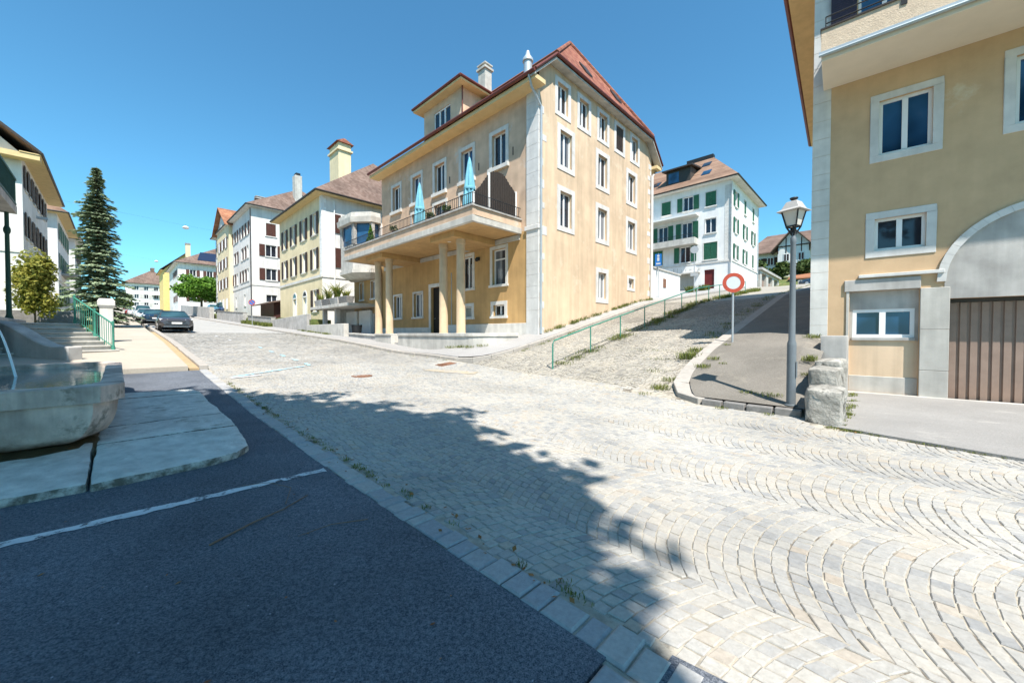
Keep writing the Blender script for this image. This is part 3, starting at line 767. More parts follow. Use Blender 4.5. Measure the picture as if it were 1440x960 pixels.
# side gable wall: an eave-height wall, then the slopes up to the hip eave
srow1 = [(1.88, 12.62), (3.79, 12.66), (5.75, 12.72), (7.68, 12.76), (9.68, 12.80)]
scol = [2.15, 5.71, 9.28]
sops = [(a, z, .88, 1.45) for a, z in srow1]+[(a, 10.05, 1.0, 1.75) for a in scol]+[(a, 7.02, 1.0, 1.75) for a in scol]+[(5.71, 3.62, .88, 1.5), (9.28, 4.52, .72, .62)]
ZH = 14.9
def gtop(a):
    return min(ZH, ZE-.15+1.05*(a+.75), ZE-.15+1.05*(LS-a+.75))
mb = MB(); wall(mb, side, LS, .6, ZH, sops, .22, ([.6, .78, LS-.78, LS-.6], gtop)); mb.build('wall', m_ochre, CB)
for i, (a, z) in enumerate(srow1):
    window(CB, side, a, z, .88, 1.45, trim=.22, tmat=m_quoin, sill=0, depth=.2, sh='closed' if i == 3 else None, shmat=m_dbrown_sh)
for z in (10.05, 7.02):
    for a in scol:
        window(CB, side, a, z, 1.0, 1.75, trim=.25, tmat=m_quoin, sill=0, depth=.2, glass=m_glassc if (a > 5) == (z < 8) else m_glass)
window(CB, side, 5.71, 3.62, .88, 1.5, trim=.25, tmat=m_quoin, sill=0, depth=.2, glass=m_glassc)
window(CB, side, 9.28, 4.52, .72, .62, trim=.17, tmat=m_quoin, sill=0, depth=.2)
# unseen walls
for pln, L in (planes(S0, S1, W0, W1)['whi'], planes(S0, S1, W0, W1)['shi']):
    mb = MB(); wall(mb, pln, L, .6, ZE); mb.build('wall', m_ochre, CB)
# flat pilaster of white stone at the corner and irregular quoins round it
mb = MB(); z = 1.4; i = 0
while z < 13.1:
    h = min(.62*R.uniform(.85, 1.15), 13.1-z); front.box(mb, -.02, .74, z+.004, z+h-.004, -.04, .055); z += h
mb.build('corner_pilaster', m_quoin, CB, bevel=.005)
z = 1.6; i = 0
while z < 12.6:
    h = .36*R.uniform(.8, 1.25); l = R.uniform(.12, .22) if i % 2 else R.uniform(.3, .62)
    mb = MB(); side.box(mb, .0, l, z, z+h, -.03, .012); mb.build('quoin', m_quoin, CB, bevel=.012); z += h+(.06 if i % 2 else R.uniform(.1, .5)); i += 1
z = 4.2; i = 0
while z < 13.0:
    h = .36*R.uniform(.8, 1.2); l = R.uniform(.15, .25) if i % 2 else R.uniform(.35, .6)
    mb = MB(); side.box(mb, LS-l, LS, z, z+h, -.03, .012); mb.build('quoin', m_quoin, CB, bevel=.012); z += h+(.05 if i % 2 else R.uniform(.05, .3)); i += 1
mb = MB(); front.box(mb, -.06, .82, 6.55, 6.75, -.02, .11); mb.build('pilaster_band', m_quoin, CB, bevel=.01)
# roof: main slopes cut by a steep hip over the alley
OH = .8; zf = ZE-.05; wm = (W0+W1)/2
def zsl(w): return zf+1.0*(w-(W0-OH))      # front slope height
eS0, eS1 = S0-.45, S1+.45
zh = 14.85; KP = .92; wl = W0-OH+(zh-zf)/KP; wr = W1+OH-(zh-zf)/KP; zr = zf+KP*(wm-W0+OH)
apx = eS0+(zr-zh)/1.6
mb = MB()
slab(mb, [W(eS0, W0-OH, zf), W(eS1, W0-OH, zf), W(eS1, wm, zr), W(apx, wm, zr), W(eS0, wl, zh)], .15)
slab(mb, [W(eS1, W1+OH, zf), W(eS0, W1+OH, zf), W(eS0, wr, zh), W(apx, wm, zr), W(eS1, wm, zr)], .15)
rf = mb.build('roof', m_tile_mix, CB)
mb = MB(); slab(mb, [W(eS0, wr, zh+.004), W(eS0, wl, zh+.004), W(apx, wm, zr+.004)], .14); hip_o = mb.build('hip_roof', m_tile_red, CB)
mb = MB()
for q in ([W(eS0, wl, zh), W(apx, wm, zr)], [W(eS0, wr, zh), W(apx, wm, zr)], [W(apx, wm, zr), W(eS1, wm, zr)]):
    mb.tube([p+Vector((0, 0, .04)) for p in q], .11, 8)
mb.build('ridge_tile', m_tile_red, rf)
# boxed eaves, verges and gutters
mb = MB(); sbox(mb, S0-.4, eS1-.03, W0-OH+.06, W0-.002, zf-.36, zf-.16); sbox(mb, S0-.4, eS1-.03, W1+.002, W1+OH-.05, zf-.36, zf-.16)
mb.build('eaves', m_soffit, CB)
mb = MB()
for (wa, za, wb, zb_) in ((W0-OH, zf, wl, zh), (W1+OH, zf, wr, zh)):
    lo, hi = (wa, za), (wb, zb_)
    p = [W(eS0, lo[0], lo[1]-.16), W(S0-.002, lo[0], lo[1]-.16), W(S0-.002, hi[0], hi[1]-.16), W(eS0, hi[0], hi[1]-.16)]
    mb.prism([q-Vector((0, 0, .1)) for q in p], p)
sbox(mb, eS0+.02, S0-.002, wl, wr, zh-.26, zh-.16)
mb.build('verge_soffit', m_concl, CB)
mb = MB(); mb.tube([W(eS0-.02, W0-OH-.05, zf-.08), W(eS1, W0-OH-.05, zf-.08)], .085, 8); mb.build('gutter', m_gutter, CB)
mb = MB(); mb.tube([W(eS0-.05, wl, zh-.06), W(eS0-.05, wr, zh-.06)], .08, 8)
mb.tube([W(eS0-.03, W0-OH, zf-.02), W(eS0-.03, wl, zh-.02)], .06, 8); mb.tube([W(eS0-.03, W1+OH, zf-.02), W(eS0-.03, wr, zh-.02)], .06, 8)
mb.build('gutter', m_gutter, CB)
pipe(CB, [W(S0-.1, W0-OH-.02, zf-.15), W(S0-.1, W0-OH+.15, zf-.6), W(S0-.08, W0+.08, zf-1.2), W(S0-.08, W0+.08, 1.6)], .055)
pipe(CB, [W(S0-.1, W1+OH-.05, zf-.2), W(S0-.11, W1-.1, zf-.9), W(S0-.11, W1-.1, 5.2), W(S0-.11, W1-.1, 3.9)], .10, m_quoin)
# dormer
dS0, dS1, dW = 17.5, 21.4, 14.0
dp = WP((dS0, dW), (1, 0), (0, -1)); dops = [(1.95, 13.95, 1.7, 1.4)]
mb = MB(); wall(mb, dp, dS1-dS0, 13.2, 16.1, dops, .12)
for wpx in (WP((dS0, dW), (0, 1), (-1, 0)), WP((dS1, dW), (0, 1), (1, 0))): wall(mb, wpx, 4.0, 13.2, 16.1)
dm = mb.build('dormer', m_ochre_front, rf)
mb = MB(); e = .55; zt = 16.1
A, B, Cc, D = W(dS0-e, dW-e, zt), W(dS1+e, dW-e, zt), W(dS1+e, dW+4, zt), W(dS0-e, dW+4, zt); r0, r1 = W((dS0+dS1)/2, dW+1.7, zt+1.5), W((dS0+dS1)/2, dW+5, zt+1.5)
for q in ([A, B, r0], [B, Cc, r1, r0], [D, A, r0, r1]): slab(mb, q, .14)
mb.build('dormer_roof', m_tile_red, rf)
mb = MB(); sbox(mb, dS0-e+.05, dS1+e-.05, dW-e+.05, dW+3.2, zt-.26, zt-.15); mb.build('dormer_eaves', m_soffit, rf)
mb = MB(); mb.tube([A-Vector((0, 0, .08)), B-Vector((0, 0, .08))], .07, 8); mb.tube([A-Vector((0, 0, .08)), D-Vector((0, 0, .08))], .07, 8)
mb.tube([W(dS0-.05, dW-.02, zt-.2), W(dS0-.05, dW-.02, 14.1)], .04, 8)
mb.build('dormer_gutter', m_gutter, rf)
window(CB, dp, 1.95, 13.95, 1.7, 1.4, trim=.0, tmat=m_stone, sill=.04, leaves=3, depth=.11, fw=.07)
chimney(rf, 19.8, W0+4.0, .72, .62, 16.6, 19.6, m_concl, m_concl)
mb = MB(); mb.lathe(W(15.85, W0+4.0, 0), [(.26, 16.8), (.26, 18.35), (.33, 18.36), (.33, 18.5), (.16, 18.75), (.1, 19.0), (.0, 19.05)], 14); mb.build('flue', m_pipe, rf, smooth=True)
for w_ in (18.2, 21.6):
    dz = zh+.75*1.6; p = [W(eS0+.75-.03, w_, dz), W(eS0+.75-.03, w_+.7, dz), W(eS0+1.2-.03, w_+.7, dz+.72), W(eS0+1.2-.03, w_, dz+.72)]
    mb = MB(); mb.prism(p, [q+Vector((0, 0, .1)) for q in p]); mb.build('skylight', m_gutter_d, hip_o)
# balcony on four columns
BZ0, BZ1, BW = 6.5, 7.2, 10.77
bS0, bS1 = 12.75, 26.1
mb = MB()
sbox(mb, bS0, bS1, BW, W0-.001, BZ0, BZ0+.3)
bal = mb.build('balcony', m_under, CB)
mb = MB()
sbox(mb, bS0-.06, bS1+.06, BW-.06, BW+.1, BZ0-.02, BZ0+.26); sbox(mb, bS0-.06, bS0+.1, BW+.1, W0, BZ0-.02, BZ0+.26); sbox(mb, bS1-.1, bS1+.06, BW+.1, W0, BZ0-.02, BZ0+.26)
mb.build('balcony_edge_beam', m_concl, bal, bevel=.01)
mb = MB()
sbox(mb, bS0-.02, bS1+.02, BW-.02, BW+.16, BZ0+.26, BZ1-.06); sbox(mb, bS0-.02, bS0+.14, BW+.16, W0, BZ0+.26, BZ1-.06); sbox(mb, bS1-.14, bS1+.02, BW+.16, W0, BZ0+.26, BZ1-.06)
mb.build('parapet', m_ochre_front, bal, bevel=.008)
mb = MB()
sbox(mb, bS0-.08, bS1+.08, BW-.08, BW+.2, BZ1-.06, BZ1+.02); sbox(mb, bS0-.08, bS0+.2, BW+.2, W0, BZ1-.06, BZ1+.02); sbox(mb, bS1-.2, bS1+.08, BW+.2, W0, BZ1-.06, BZ1+.02)
mb.build('coping', m_conc, bal, bevel=.01)
for s_ in (14.82, 21.9):
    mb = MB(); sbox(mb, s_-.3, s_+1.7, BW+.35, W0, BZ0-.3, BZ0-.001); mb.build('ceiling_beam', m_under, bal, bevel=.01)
mb = MB(); zr0 = BZ1+.02
for s_ in [bS0+.02+.14*i for i in range(int((bS1-bS0)/.14)+1)]:
    sbox(mb, s_-.009, s_+.009, BW-.0, BW+.018, zr0, zr0+.52)
for w_ in [BW+.15+.14*i for i in range(int((W0-BW-.15)/.14)+1)]:
    sbox(mb, bS0+.02, bS0+.038, w_-.009, w_+.009, zr0, zr0+.52); sbox(mb, bS1-.04, bS1-.02, w_-.009, w_+.009, zr0, zr0+.52)
for z_ in (zr0+.08, zr0+.52):
    mb.tube([W(bS0+.03, W0, z_), W(bS0+.03, BW+.01, z_), W(bS1-.03, BW+.01, z_), W(bS1-.03, W0, z_)], .018, 6)
mb.build('railing', m_iron, bal)
for s_ in (14.82, 16.25, 21.9, 23.3):
    mb = MB(); mb.lathe(W(s_, 11.75, 0), [(.25, 1.2), (.25, 1.62), (.225, 1.66), (.215, 4.0), (.205, 5.95), (.235, 5.98), (.235, 6.2)], 24); mb.build('column', m_col, CB, smooth=True)
mb = MB(); mb.lathe(W(15.6, W0-2.2, 0), [(.02, 6.45), (.16, 6.44), (.18, 6.3), (.1, 6.2), (.01, 6.18)], 14); mb.build('ceiling_lamp', m_milk, CB, smooth=True)
mb = MB(); front.box(mb, 4.2, 4.36, 5.6, 5.78, 0, .14); mb.lathe(front.P(4.28, 5.55, .16), [(.01, -.02), (.09, .02), (.1, .14), (.02, .2)], 10); mb.build('wall_lamp', m_iron, CB)
mb = MB(); mb.tube([front.P(6.72, 1.6, .03), front.P(6.72, 5.2, .03)], .02, 6); mb.build('cable_pipe', m_pipe, CB)
# faded patches where shutters hung: hooks beside the upper windows
mb = MB()
for a in fw_up[:3]:
    front.box(mb, a-1.05, a-1.01, 10.5, 10.9, 0, .03)
mb.build('shutter_hook', m_gutter_d, CB)
# annex and bay at the far end of the front
ax = WP((S1, 13.6), (1, 0), (0, -1)); axo = [(1.0, 4.3, .62, 1.3), (2.9, 4.3, .62, 1.3), (1.75, 1.2, 2.3, 1.95)]
mb = MB(); wall(mb, ax, 4.3, .8, 7.0, axo, .5); wall(mb, WP((S1+4.3, 13.6), (0, 1), (1, 0)), 6, .8, 10.5); mb.build('annex_wall', m_under, CB)
for a in (1.0, 2.9): window(CB, ax, a, 4.3, .62, 1.3, trim=.08, tmat=m_stone, sill=.05, depth=.2, leaves=2, fw=.05)
mb = MB(); ax.box(mb, .6, 2.9, 1.2, 3.15, -.52, -.46); mb.build('garage_door', m_doorred, CB)
bay = [(S1+.1, 13.7), (S1+.1, 13.0), (S1+1.2, 12.15), (S1+3.3, 12.15), (S1+4.4, 13.0), (S1+4.4, 13.7)]
def ringp(pts, z, e=0):
    c = (sum(p[0] for p in pts)/len(pts), max(p[1] for p in pts))
    out = []
    for p in pts:
        d = (p[0]-c[0], p[1]-c[1]); l = math.hypot(*d) or 1; k = (l+e)/l
        out.append(W(c[0]+d[0]*k, c[1]+d[1]*k if p[1] < 13.6 else p[1], z))
    return out
mb = MB(); mb.loft([ringp(bay, 5.75, -.5), ringp(bay, 6.1, .12), ringp(bay, 6.35, .12), ringp(bay, 6.36, 0), ringp(bay, 8.2, 0)]); by = mb.build('bay', m_concl, CB)
mb = MB(); mb.loft([ringp(bay, 9.75, .0), ringp(bay, 9.76, .25), ringp(bay, 10.15, .3), ringp(bay, 10.16, .18), ringp(bay, 10.5, .14)]); mb.build('cornice', m_concl, by)
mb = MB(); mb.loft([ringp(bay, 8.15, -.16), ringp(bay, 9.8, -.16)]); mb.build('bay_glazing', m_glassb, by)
mb = MB()
for (p, q) in zip(bay, bay[1:]):
    l = math.dist(p, q); n = 1
    for i in range(n+1):
        t = i/n; s_, w_ = p[0]+(q[0]-p[0])*t, p[1]+(q[1]-p[1])*t
        sbox(mb, s_-.17, s_+.17, w_-.0, w_+.25, 8.2, 9.76)
mb.build('bay_pier', m_offwhite, by)
m_cream2 = M('cream_soffit_paint', (.72, .64, .52), var=.04, vs=2, bump=.08)
m_glassw = glassm('net_curtain_glass', (.30, .31, .32), (.62, .62, .60), .08)
# ------------------------------------------------------------------ the house on the right with the garage
RP = WP((.63, 13.70), (.998, -.055), (-.055, -.998))
RH = thing('garage_house', 'tan house with brown garage door under an arch beside the street lamp', 'house', RP.P(-4, .05, -5))
rops = [(-1.03, 6.19, .94, 1.39), (-.97, 3.74, .92, .83), (-3.22, 6.22, .96, 1.5), (-.70, .02, 1.30, 2.70), (-3.37, .02, 3.06, 2.42), (-.62, 8.7, 1.0, 2.2), (-3.3, 8.7, 1.0, 2.2), (-5.6, 6.2, .95, 1.4), (-7.8, 6.2, .95, 1.4)]
mb = MB(); wall(mb, RP, .77, -.1, 12.6, rops, .22, a0=-12.0); mb.build('wall', m_tan, RH)
for (p, q) in (((.77, 0), (.77, -14)), ((.77, -14), (-12, -14)), ((-12, -14), (-12, 0))):
    mb = MB(); mb.face([RP.P(p[0], -.1, p[1]), RP.P(q[0], -.1, q[1]), RP.P(q[0], 12.6, q[1]), RP.P(p[0], 12.6, p[1])]); mb.build('wall', m_tan, RH)
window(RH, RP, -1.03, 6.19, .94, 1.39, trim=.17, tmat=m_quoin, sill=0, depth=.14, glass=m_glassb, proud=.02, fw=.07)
window(RH, RP, -.97, 3.74, .92, .83, trim=.17, tmat=m_quoin, sill=0, depth=.14, proud=.02, fw=.07)
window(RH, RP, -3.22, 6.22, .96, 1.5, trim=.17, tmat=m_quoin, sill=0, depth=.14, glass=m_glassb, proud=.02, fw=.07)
for a in (-5.6, -7.8): window(RH, RP, a, 6.2, .95, 1.4, trim=.17, tmat=m_quoin, sill=0, depth=.14, proud=.02)
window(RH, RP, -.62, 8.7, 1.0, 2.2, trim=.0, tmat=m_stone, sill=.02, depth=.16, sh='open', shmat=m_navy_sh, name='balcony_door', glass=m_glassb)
window(RH, RP, -3.3, 8.7, 1.0, 2.2, trim=.0, tmat=m_stone, sill=.02, depth=.16, sh='open', shmat=m_navy_sh, name='balcony_door')
# recessed bay with the low window
rb = MB(); RP.box(rb, -1.35, -.05, .48, 1.42, -.222, -.12); bayp = rb.build('bay_panel', m_ochre, RH)
rb = MB(); RP.box(rb, -1.35, -.05, -.05, .48, -.222, -.10); rb.build('bay_plinth', m_concl, RH, bevel=.01)
rb = MB(); RP.box(rb, -1.35, -1.28, 1.42, 2.72, -.222, -.13); RP.box(rb, -.12, -.05, 1.42, 2.72, -.222, -.13); RP.box(rb, -1.28, -.12, 2.24, 2.72, -.222, -.13); rb.build('bay_surround', m_conc, RH)
lw = MB(); RP.box(lw, -1.30, -.10, 1.42, 1.50, -.222, -.07); lwp = lw.build('window', m_conc, RH, bevel=.006)
sa = MB(); zb_, zt_ = 1.5, 2.24
for a0, a1, z0, z1 in ((-1.28, -1.20, zb_, zt_), (-.20, -.12, zb_, zt_), (-1.2, -.2, zb_, zb_+.08), (-1.2, -.2, zt_-.08, zt_), (-.76, -.64, zb_+.08, zt_-.08)):
    RP.box(sa, a0, a1, z0, z1, -.20, -.14)
sa.build('sash', m_win, lwp)
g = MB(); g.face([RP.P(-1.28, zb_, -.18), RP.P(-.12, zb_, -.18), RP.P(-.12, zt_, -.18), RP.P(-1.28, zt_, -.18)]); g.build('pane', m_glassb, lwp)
# concrete frame: lintel, narrow shelf, pilaster, arch
cf = MB()
RP.box(cf, -1.36, .06, 2.72, 3.02, -.05, .05); cfo = cf.build('lintel', m_conc, RH, bevel=.01)
cf = MB(); RP.box(cf, -1.74, -.22, 3.06, 3.14, -.02, .10); cf.build('shelf', m_quoin, RH, bevel=.008)
cf = MB(); RP.box(cf, -.04, .02, -.05, 2.72, -.03, .03); cf.build('frame_post', m_concl, RH, bevel=.006)
cf = MB(); z = -.05
for h in (.75, 1.0, 1.02): RP.box(cf, -1.84, -1.355, z+.003, z+h-.003, -.2, .045); z += h
cf.build('garage_pier', m_concl, RH, bevel=.008)
cf = MB(); RP.box(cf, -5.38, -4.90, -.05, 2.72, -.2, .045); cf.build('garage_pier', m_concl, RH, bevel=.008)
ac, ar, az = -3.37, 1.62, 2.85
cf = MB(); cf.mi = 0
pts = [(ac+ar*math.cos(math.pi*i/24), az+ar*.98*math.sin(math.pi*i/24)) for i in range(25)]
bot = [(ac+ar+.0, 2.44), (ac-ar-.0, 2.44)]
poly = pts+[(ac-ar, 2.44), (ac+ar, 2.44)]
cf.prism([RP.P(a, z, -.02) for a, z in poly], [RP.P(a, z, .02) for a, z in poly]); cf.build('arch_infill', m_conc, RH)
cf = MB()
for i in range(24):
    t0, t1 = math.pi*i/24+.001, math.pi*(i+1)/24-.001; r0, r1 = ar-.02, ar+.13
    q = [(ac+r0*math.cos(t0), az+r0*.98*math.sin(t0)), (ac+r1*math.cos(t0), az+r1*.98*math.sin(t0)), (ac+r1*math.cos(t1), az+r1*.98*math.sin(t1)), (ac+r0*math.cos(t1), az+r0*.98*math.sin(t1))]
    cf.prism([RP.P(a, z, -.02) for a, z in q], [RP.P(a, z, .06) for a, z in q])
cf.build('arch_moulding', m_quoin, RH)
cf = MB(); RP.box(cf, -4.9, -1.84, -.03, 2.36, -.40, -.36)
a = -4.86
while a < -1.86:
    RP.box(cf, a, a+.115, -.02, 2.35, -.36, -.325); a += .168
gd = cf.build('garage_door', m_doorbr, RH, bevel=.006)
cf = MB(); RP.box(cf, -4.9, -1.84, 2.36, 2.44, -.42, -.25); RP.box(cf, -1.86, -1.838, -.05, 2.36, -.42, -.2); RP.box(cf, -4.9, -4.885, -.05, 2.36, -.42, -.2); cf.build('door_rail', m_frame_d, gd)
cf = MB(); cf.tube([RP.P(-3.4, .9, -.33), RP.P(-3.4, .9, -.27), RP.P(-3.25, .9, -.27)], .015, 6); cf.build('handle', m_iron, gd)
cf = MB(); RP.box(cf, -6.0, .55, -.06, .055, .0, .17); cf.build('doorstep', m_concl, RH, bevel=.012)
cf = MB(); z = .9; i = 0
while z < 12.5:
    h = .46*R.uniform(.9, 1.12); RP.box(cf, .40, .79, z+.003, z+h-.003, -.05, .012); z += h
cf.build('quoin', m_stone, RH, bevel=.005)
# balcony
BD = 1.5
cf = MB(); RP.box(cf, -11.5, .57, 8.30, 8.48, .0, BD); rbal = cf.build('balcony', m_cream2, RH, bevel=.01)
cf = MB(); RP.box(cf, -11.5, .58, 8.48, 9.05, BD-.16, BD+.012); RP.box(cf, .42, .58, 8.48, 9.05, 0, BD-.16); cf.build('parapet', m_tanrough, rbal)
cf = MB(); RP.box(cf, -11.5, .62, 8.44, 8.52, BD-.02, BD+.05); cf.tube([RP.P(-11.5, 8.42, BD+.06), RP.P(.62, 8.42, BD+.06)], .035, 8); cf.build('drip_edge', m_pipe, rbal)
cf = MB(); RP.box(cf, -11.5, .60, 9.05, 9.09, BD-.18, BD+.04); RP.box(cf, .40, .60, 9.05, 9.09, 0, BD-.18); cf.build('coping', m_gutter_d, rbal)
cf = MB()
for z_ in (9.22, 9.38): cf.tube([RP.P(.5, z_, 0), RP.P(.5, z_, BD-.05), RP.P(-11.5, z_, BD-.05)], .014, 6)
a = .5
while a > -11.5:
    cf.tube([RP.P(a, 9.05, BD-.05), RP.P(a, 9.38, BD-.05)], .012, 6); RP.box(cf, a-.05, a+.05, 8.9, 9.2, BD+.012, BD+.03) if a < .4 else None; a -= 1.35
cf.build('railing', m_iron, rbal)
# roof
cf = MB(); e = .85; ez = 12.75
A, B, Cc, D = RP.P(.77+e, ez, e), RP.P(-12-e, ez, e), RP.P(-12-e, ez, -14-e), RP.P(.77+e, ez, -14-e); r0, r1 = RP.P(-5.0, 18.5, -5.5), RP.P(-6.4, 18.5, -8.5)
for q in ([A, r0, r1, D], [A, B, r0], [B, Cc, r1, r0], [Cc, D, r1]): slab(cf, q, .16)
cf.build('roof', m_tile_br, RH)
cf = MB(); cf.hexa([RP.P(-12-e+.1, 12.5, -14-e+.1), RP.P(.77+e-.06, 12.5, -14-e+.1), RP.P(.77+e-.06, 12.5, e-.06), RP.P(-12-e+.1, 12.5, e-.06)]+[RP.P(-12-e+.1, 12.58, -14-e+.1), RP.P(.77+e-.06, 12.58, -14-e+.1), RP.P(.77+e-.06, 12.58, e-.06), RP.P(-12-e+.1, 12.58, e-.06)])
cf.build('eaves', m_wood_l, RH)
cf = MB(); cf.tube([A-Vector((0, 0, .1)), D-Vector((0, 0, .1))], .085, 8); cf.tube([A-Vector((0, 0, .1)), B-Vector((0, 0, .1))], .085, 8); cf.build('gutter', m_gutter, RH)

# ------------------------------------------------------------------ the row up the street, right-hand side
def w_(a, z, w, h, **k): return dict(a=a, z=z, w=w, h=h, **k)
bt = dict(trim=.14, tmat=m_stone, sill=.06, sh='open', shmat=m_brown_sh)
bd = dict(trim=.06, tmat=m_stone, sill=.06, sh='open', shmat=m_dbrown_sh, glass=m_glassw)
bw = {'wlo': [w_(a, 10.85, .95, 2.0, **bd) for a in (1.75, 4.75, 7.85, 10.85)]+[w_(a, 7.65, .95, 1.9, **bd) for a in (1.75, 4.75, 7.85, 10.85)] +
      [w_(1.75, 3.7, .95, 2.0, **bd)]+[w_(a, 3.0, 1.0, 2.2, trim=.12, tmat=m_white, sill=0, glass=m_doorwhite) for a in (4.6, 7.7)],
      'slo': [w_(a, 10.95, 1.1, 1.7, **bt) for a in (2.4, 6.0, 9.6)]+[w_(a, 7.75, 1.1, 1.8, **bt) for a in (2.4, 6.0, 9.6)]}
HB, plB, rfB = house('apartment_house', 'cream fronted house with white end wall and a broad square chimney stack', 36.5, 49.3, 13.0, 29.0, 1.0, 14.35, 21.4, .75,
      {'wlo': m_cream, 'slo': m_offwhite, 'all': m_offwhite}, bw, m_tile_br, (7, 7), [(6.75, 7.0, .07, m_stone)], m_wood_l, m_gutter_d)
for a in (4.6, 7.7):
    mb = MB(); wp = plB['wlo'][0]; pts = [(a+.5*math.cos(math.pi*i/10), 5.2+.55*math.sin(math.pi*i/10)) for i in range(11)]
    mb.prism([wp.P(p, z, .0) for p, z in pts], [wp.P(p, z, .02) for p, z in pts]); o = mb.build('fanlight', m_glass, HB)
    mb = MB()
    for i in range(10):
        q = [(a+r*math.cos(math.pi*j/10), 5.2+r*1.08*math.sin(math.pi*j/10)) for r, j in ((.5, i), (.64, i), (.64, i+1), (.5, i+1))]
        mb.prism([wp.P(p, z, 0) for p, z in q], [wp.P(p, z, .04) for p, z in q])
    mb.build('arch', m_stone, HB)
mb = MB(); sbox(mb, 40.6, 43.0, 16.2, 17.5, 17, 21.5); c = mb.build('chimney', m_cream, rfB, bevel=.02)
mb = MB(); sbox(mb, 40.45, 43.15, 16.05, 17.65, 20.7, 20.88); mb.build('chimney_band', m_cream, c)
mb = MB(); mb.prism([W(40.4, 15.95, 21.5), W(43.2, 15.95, 21.5), W(43.2, 17.75, 21.5), W(40.4, 17.75, 21.5)], [W(40.6, 16.75, 22.0), W(43.0, 16.75, 22.0), W(43.0, 16.95, 22.0), W(40.6, 16.95, 22.0)]); mb.build('chimney_cap', m_tile_red, c)
pipe(HB, [W(36.42, 14.1, 14), W(36.42, 14.1, 3.0)], .05, m_white)
quoins(HB, plB['wlo'][0], plB['slo'][0], 6.9, 14.2, m_white, .5, .4, flat=True, pr=.012, rnd=False)

cs = dict(trim=.1, tmat=m_stone, sill=.06, sh='open', shmat=m_brown_sh); ce = dict(trim=.08, tmat=m_stone, sill=.05, sh='open', shmat=m_brown_sh, glass=m_glassw); cn = dict(trim=.1, tmat=m_stone, sill=.05)
cw = {'slo': [w_(2.35, 15.2, 1.2, 1.75, trim=.1, tmat=m_stone, sill=.06, sh='closed', shmat=m_brown_sh), w_(2.35, 12.35, 1.3, 1.6, **cs), w_(2.35, 9.05, 1.3, 1.6, **cs), w_(2.35, 6.0, 1.3, 1.0, **cn)] +
             [w_(a, z, 1.2, 1.6, **cs) for a in (7.5, 12) for z in (15.3, 12.3, 9.0)],
      'wlo': [w_(a, 15.4, .95, 1.7, **ce) for a in (2.0, 3.8, 5.6, 8.8, 10.6, 14.0, 16.5, 19, 22.5, 25)] +
             [w_(a, 12.2, .95, 1.7, **(ce if i % 2 else cn)) for i, a in enumerate((2.0, 3.8, 5.6, 8.8, 10.6, 14.0, 16.5, 19, 22.5, 25))] +
             [w_(a, 9.0, .95, 1.7, **(ce if i % 3 else cn)) for i, a in enumerate((2.0, 3.8, 5.6, 8.8, 10.6, 14.0, 16.5, 19, 22.5, 25))] +
             [w_(a, 5.6, .8, 1.6, **cn) for a in (4.0, 9.8, 15.2, 17.7, 20.4, 24)]}
HC, plC, rfC = house('apartment_house', 'long pinkish white house with brown shutters and small orange cross gable', 61.5, 88, 12.8, 28, 2.5, 19.0, 24.5, .7,
      {'wlo': m_offwhite, 'all': m_offwhite}, cw, m_tile_br, (6, 6), [(8.2, 8.45, .06, m_stone)], m_offwhite, m_gutter_d,
      chim=[(71, 16.0, 1.0, 1.2, 20, 22.8, m_tile_br, m_conc)])
mb = MB(); sbox(mb, 63.6, 64.8, 18.9, 19.9, 19, 25.5); c = mb.build('chimney', m_concl, rfC, bevel=.03)
mb = MB(); sbox(mb, 63.7, 64.7, 19.1, 19.7, 25.5, 25.9); mb.build('chimney_cap', m_iron, c)
g0, g1 = 73.5, 83.5
mb = MB(); sbox(mb, g0, g1, 12.35, 13, 2.5, 18.9); mb.build('wall', m_cream, HC)
mb = MB(); mb.prism([W(g0, 12.35, 18.9), W(g1, 12.35, 18.9), W((g0+g1)/2, 12.35, 22.0)], [W(g0, 17, 18.9), W(g1, 17, 18.9), W((g0+g1)/2, 17, 22.0)]); mb.build('gable', m_offwhite, rfC)
mb = MB(); slab(mb, [W(g0-.7, 11.7, 18.6), W((g0+g1)/2, 11.7, 22.3), W((g0+g1)/2, 18, 22.3), W(g0-.7, 18, 18.6)], .16); slab(mb, [W((g0+g1)/2, 11.7, 22.3), W(g1+.7, 11.7, 18.6), W(g1+.7, 18, 18.6), W((g0+g1)/2, 18, 22.3)], .16); mb.build('gable_roof', m_tile_or, rfC)
gw = WP((g0, 12.35), (1, 0), (0, -1))
for z in (15.4, 12.2, 9.0, 5.6):
    for a in (2.2, 5.0, 7.8): window(HC, gw, a, z, .95, 1.6, trim=.1, tmat=m_stone, sill=.05, sh='open' if z > 8 else None, shmat=m_brown_sh, depth=-.02)
pipe(HC, [W(61.42, 12.7, 18.6), W(61.42, 12.7, 3.5)], .06, m_gutter_d)

